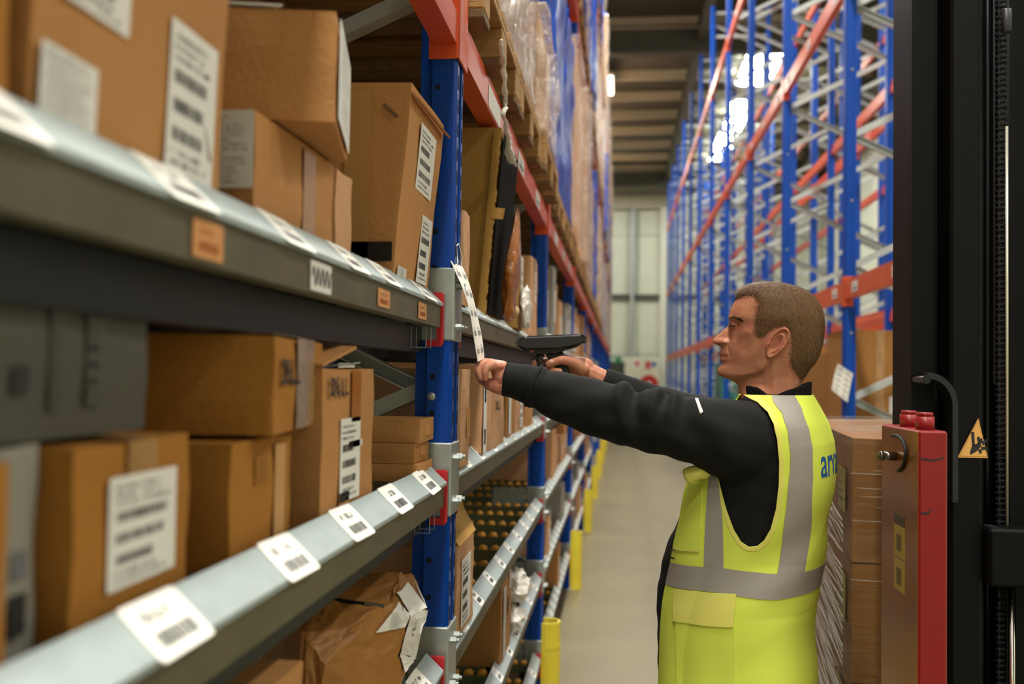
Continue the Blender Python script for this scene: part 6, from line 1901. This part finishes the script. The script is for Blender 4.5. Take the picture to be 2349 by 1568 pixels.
blend(H_ * gs(np.hypot((cx_ - 668) / 20, (cy_ - 747) / 13), 0, 1) * (np.abs(cw_) > .003), '3a1a12', 0.85)
blend(H_ * gs(np.hypot((cx_ - 1172) / 38, (cy_ - 735) / 52), 0, 1) * (np.abs(cw_) > .055), '7a3e30', 0.6)
hm = (BV[:, 0] < 0.1) & (~head_m)
blend(hm * 0.5, 'c98d74', 1.0)
hair_tint_poly = [(780, 345), (805, 336), (870, 318), (930, 312), (985, 322), (1012, 385), (1000, 450), (985, 540), (985, 620), (978, 655), (1020, 692), (1082, 684), (1108, 640), (1160, 604), (1240, 596), (1292, 640), (1300, 760), (1290, 860), (1300, 940), (1340, 1005), (1395, 1070), (1480, 1060), (1720, 700), (1720, 100), (700, 100), (700, 345)]
_hs = poly_sd(np.stack([cx_, cy_], 1), hair_tint_poly)
blend(H_ * np.clip((_hs + 26) / 40, 0, 1) * (np.abs(cw_) < .078), '6f5238', 0.85)
me = body.data
ca = me.color_attributes.new('skin_tone_and_shade', 'FLOAT_COLOR', 'POINT')
ca.data.foreach_set('color', np.concatenate([colr, np.ones((len(colr), 1))], 1).astype(np.float32).ravel())
SKIN = mat('skin', 'c48c6c', 0.48, vcol='skin_tone_and_shade', noise=0.10, nscale=55, dark='b5705a', bump=0.07, bscale=700, spec=0.4)
_b = SKIN.node_tree.nodes['Principled BSDF']
_b.inputs['Subsurface Weight'].default_value = 0.12; _b.inputs['Subsurface Radius'].default_value = (0.012, 0.005, 0.003); _b.inputs['Subsurface Scale'].default_value = 0.5
me.materials.append(SKIN)
# thumb nail of the right hand
mp('fingernail', ellipsoid(atY(1264, 829, 2.3265), (.0068, .0022, .0052), 8, 14), mat('nail', 'd9a88e', 0.3))
# ---- eyes: almond patches on the lids' bulge
def on_eye(s, az, el, r_):
    c = hpos(816, 577, s * .0290)
    d = HF * math.cos(el) * math.cos(az) + HL * s * math.cos(el) * math.sin(az) + np.array([0, 0, 1.0]) * math.sin(el)
    return c + d * r_
EYEW = mat('eye_white', '9a8d82', 0.25); IRIS = mat('iris', '3a4650', 0.2); LASH = mat('lash', '2a1a12', 0.7)
for s in (1, -1):
    P = np.zeros((13, 5, 3)); T = []
    for i, az in enumerate(np.linspace(-0.4, 1.5, 13)):
        k = math.sin(math.pi * i / 12)
        for j, f in enumerate(np.linspace(-1, 1, 5)): P[i, j] = on_eye(s, az, -0.14 + f * 0.11 * k, 0.0127)
        T.append(on_eye(s, az, -0.13 + 0.13 * k, 0.0134))
    e = mp('eye', grid(P), EYEW)
    mp('iris', ellipsoid(on_eye(s, 0.1, -0.1, 0.0112), (.0032,) * 3, 8, 12), IRIS, parent=e)
    mp('lashes', tube(T, [0.0005] + [0.0014] * 11 + [0.0008], 6), LASH, parent=e)
# ---- hair: thin shell plus short strands
hair_poly = [(780, 345), (805, 336), (870, 318), (930, 312), (985, 322), (1012, 385), (1000, 450), (985, 540), (985, 620), (978, 655), (1020, 692), (1082, 684), (1108, 640), (1160, 604), (1240, 596), (1292, 640), (1300, 760), (1290, 860), (1300, 940), (1340, 1005), (1395, 1070), (1480, 1060), (1720, 700), (1720, 100), (700, 100), (700, 345)]
V = np.array(hv)[:HX.size]; Fq = [f for f in hf if len(f) == 4] + [tuple(range(nh))[::-1]]
N = vnormals(V, [f for f in hf if len(f) == 4])
if np.sum(N * (V - HO)) < 0: N = -N
hx, hc, hw = HX.ravel(), HC.ravel(), HW.ravel()
sd = poly_sd(np.stack([hx, hc], 1), hair_poly)
jit = 9 * np.sin(hx / 7.0 + hc / 5.0) + 7 * np.sin(hx / 3.1 - hc / 4.3)
sdj = sd - 14 + jit
off = np.clip(sd / 60, 0, 1) * 0.0042 * np.clip((700 - hc) / 400 + 0.55, 0.35, 1) + 0.0004
hV, hF = clip(V + N * off[:, None], Fq, sdj)
HAIRM = [mat('hair_brown', '6f5238', 0.55, noise=0.3, nscale=220, stretch=(1, 1, 0.25), spec=0.3), mat('hair_light', '7d5e40', 0.5, spec=0.3), mat('hair_dark', '5a422c', 0.55, spec=0.3)]
hair = mp('hair', (list(hV), hF), HAIRM[0])
rs = np.random.default_rng(4)
okv = np.where(sd > -14)[0]
# area weights
wgt = np.abs(np.gradient(HC, axis=0)).ravel()[okv] * np.abs(np.gradient(np.unwrap(np.arctan2(HW, -(HX - 1150) * CU_), axis=1), axis=1)).ravel()[okv] * (np.hypot(HW, (HX - 1150) * CU_).ravel()[okv]) + 1e-9
pick = rs.choice(okv, 26000, p=wgt / wgt.sum())
sv, sf, sm = [], [], []
for i in pick:
    p0 = V[i] + N[i] * (off[i] * 0.8) + rs.normal(0, .0009, 3)
    x, c = hx[i], hc[i]
    top = np.clip((360 - c) / 150, 0, 1)
    d = (HF * (0.9 * top + (0.35 if x < 1000 else -0.35) * (1 - top)) + np.array([0, 0, -1.0]) * (1 - top) * 1.0)
    d = d - N[i] * (d @ N[i]); d /= np.linalg.norm(d) + 1e-9
    d = d + N[i] * (0.16 + 0.22 * top) + rs.normal(0, .16, 3)
    d /= np.linalg.norm(d)
    Ls = (0.0075 + 0.006 * top) * rs.uniform(0.7, 1.2) * np.clip((sd[i] + 20) / 60, 0.35, 1)
    s_ = np.cross(d, N[i]); s_ /= np.linalg.norm(s_) + 1e-9
    wv = 0.00028
    n = len(sv)
    sv += [p0 - s_ * wv, p0 + s_ * wv, p0 + d * Ls * 0.6 + s_ * wv * .8 - N[i] * .0004, p0 + d * Ls * 0.6 - s_ * wv * .8 - N[i] * .0004, p0 + d * Ls - N[i] * 0.0012]
    sf += [(n, n + 1, n + 2, n + 3), (n + 3, n + 2, n + 4)]
    mi = int(rs.choice(3, p=(0.4, 0.35, 0.25))); sm += [mi, mi]
st = mp('hair_strands', (sv, sf), HAIRM, False, hair)
st.data.polygons.foreach_set('material_index', sm); st['kind'] = 'stuff'
# eyebrows
for s in (1, -1):
    sv, sf = [], []
    cand = np.where((np.sign(hw) == s) & (np.abs(hw) > .006) & (hx < 960) & (hc > 440) & (hc < 600))[0]
    for _ in range(420):
        f = rs.uniform(0, 1)
        X, CY = 756 + 112 * f, 507 - 6 * math.sin(math.pi * min(1, f * 1.3)) + 24 * f * f + rs.normal(0, 6.5 - 3.5 * f)
        i_ = cand[np.argmin((hx[cand] - X)**2 + (hc[cand] - CY)**2)]
        nr_ = N[i_]; p0 = V[i_] + nr_ * .0002 + rs.normal(0, .0006, 3)
        d = -HF * 0.9 + np.array([0, 0, 0.25 - 0.5 * f]) + nr_ * 0.3 + rs.normal(0, .15, 3); d /= np.linalg.norm(d)
        w_ = np.cross(d, nr_); w_ /= np.linalg.norm(w_) + 1e-9
        n = len(sv); sv += [p0 - w_ * .00035, p0 + w_ * .00035, p0 + d * .008 + nr_ * .0008]; sf.append((n, n + 1, n + 2))
    b_ = mp('eyebrow', (sv, sf), HAIRM[0], False); b_['kind'] = 'stuff'
# ---- fleece collar round the neck
na, nr = 64, 7
P = np.zeros((2 * nr, na, 3))
for j in range(na):
    a = 2 * math.pi * j / na; ca, sa = math.cos(a), math.sin(a)
    topc = np.interp(abs(math.degrees(math.atan2(sa, ca))), [0, 40, 58, 82, 96, 120, 150, 180], [1150, 1128, 1136, 1205, 1205, 1150, 1096, 1082])
    for i in range(nr):
        f = i / (nr - 1)
        CY = 1330 * (1 - f) + topc * f
        base_x = 1120 - 60 * 0
        rf, rbk, rw = 258 + 10 * (1 - f), 330 + 28 * f + 20 * (1 - f), .071 + .010 * (1 - f)
        for lay_, (t_, ii) in enumerate(((0.0, i), (-.006, 2 * nr - 1 - i))):
            k = 1 + t_ / .07
            X = 1140 - (rf * ca if ca > 0 else rbk * ca) * k
            P[ii, j] = (X, CY + (3 if lay_ else 0) + 4 * math.sin(9 * a), (rw + t_) * sa)
V, F = grid(hpos(P[..., 0], P[..., 1], P[..., 2]), closed_v=True)
mp('collar', (V, F), mat('black_fleece_collar', '141415', 0.95, bump=0.9, bscale=160, spec=0.15), parent=jk)
# ---- trousers, belt line and shoes (below the frame)
TV_, TF_ = remesh(join(limb3(leg_pts(1, 1.12)), limb3(leg_pts(-1, 1.12)), limb3([(xyz(uc_[0], 0, hipz - .06), .10), (xyz(uc_[0], 0, hipz + .10), .14)])), 0.008, 4)
mp('trousers', (list(TV_), TF_), mat('black_work_trousers', '1a1b1f', 0.8, noise=0.15, nscale=20))
for s in (1, -1):
    secs = []
    for (du, w, h) in ((-.085, .030, .05), (-.06, .038, .085), (-.01, .041, .105), (.04, .042, .085), (.10, .046, .062), (.155, .044, .052), (.19, .030, .040), (.205, .012, .022)):
        ring = []
        for a in np.linspace(0, 2 * math.pi, 18)[:-1]:
            ring.append(xyz(uc_[0] - .02 + du, .105 * s + w * math.cos(a), max(0.0, h / 2 + h / 2 * math.sin(a) * (1 if math.sin(a) > 0 else 1.4))))
        secs.append(ring)
    V, F = grid(np.array(secs), closed_v=True); n = 17
    F = list(F) + [tuple(range(n)), tuple(range(7 * n, 8 * n))[::-1]]
    sh = mp('shoe', (V, F), mat('black_work_shoe', '161616', 0.5))

# ================================================================== hand scanner held in the right hand
SY = 2.366
sc = thing('barcode_scanner', 'black pistol-grip bar-code scanner held in the man\'s right hand', 'scanner', tuple(atY(1268, 800, SY)))
so = atY(1268, 800, SY)
def sp(pts): return [(atY(a, b, SY)[0] - so[0], atY(a, b, SY)[2] - so[2]) for a, b in pts]
def extr(name, pts, y0, y1, m, bev=0.0, parent=None, smooth=False):
    o = obj(name, prism(sp(pts)[::-1], 'y', y0, y1), m, parent or sc, smooth=smooth)
    if bev:
        md = o.modifiers.new('b', 'BEVEL'); md.width = bev; md.segments = 2; md.limit_method = 'ANGLE'; md.angle_limit = math.radians(30)
    return o
SCM = mat('scanner_black_plastic', '202121', 0.45, noise=0.1, nscale=40); SCR = mat('scanner_rubber', '2b2a28', 0.6)
extr('terminal_body', [(1190, 789), (1194, 779), (1204, 774), (1232, 773), (1330, 769), (1341, 769), (1344, 774), (1343, 783), (1336, 788), (1310, 795), (1280, 800), (1240, 800), (1208, 800), (1196, 797)], -0.038, 0.038, SCM, 0.003)
extr('bumper', [(1187, 788), (1189, 780), (1196, 774), (1206, 772), (1206, 776), (1198, 779), (1194, 786), (1194, 796), (1200, 801), (1206, 806), (1198, 803), (1190, 797)], -0.040, 0.040, SCR, 0.002)
extr('bumper', [(1331, 767), (1342, 767), (1346, 773), (1345, 784), (1338, 788), (1339, 783), (1341, 775), (1336, 771)], -0.040, 0.040, SCR, 0.002)
extr('screen_bezel', [(1212, 773), (1328, 768.6), (1328, 767.4), (1212, 771.6)], -0.034, 0.034, SCR)
extr('scan_head', [(1196, 798), (1240, 799), (1300, 796), (1336, 788), (1320, 797), (1294, 804), (1278, 812), (1243, 812), (1216, 809), (1200, 806)], -0.026, 0.026, SCM, 0.003)
extr('scan_window', [(1219, 803), (1225, 803), (1225, 809), (1219, 808)], -0.0275, -0.0255, mat('red_scan_label', 'a04a3a', 0.3))
extr('pistol_grip', [(1252, 808), (1292, 806), (1298, 820), (1306, 850), (1316, 888), (1290, 894), (1280, 872), (1270, 845), (1262, 828), (1254, 818)], -0.016, 0.016, SCM, 0.006)
gpts = [atY(a, b, SY) - so for a, b in ((1236, 808), (1231, 820), (1233, 832), (1242, 838), (1252, 836), (1262, 828))]
obj('trigger_guard', tube(gpts, 0.0035, 8), SCM, sc, smooth=True)
tpts = [atY(a, b, SY) - so for a, b in ((1246, 811), (1241, 818), (1240, 826), (1244, 833))]
obj('trigger', tube(tpts, [0.005, 0.006, 0.006, 0.004], 10), mat('trigger_grey', '55574f', 0.3), sc, smooth=True)
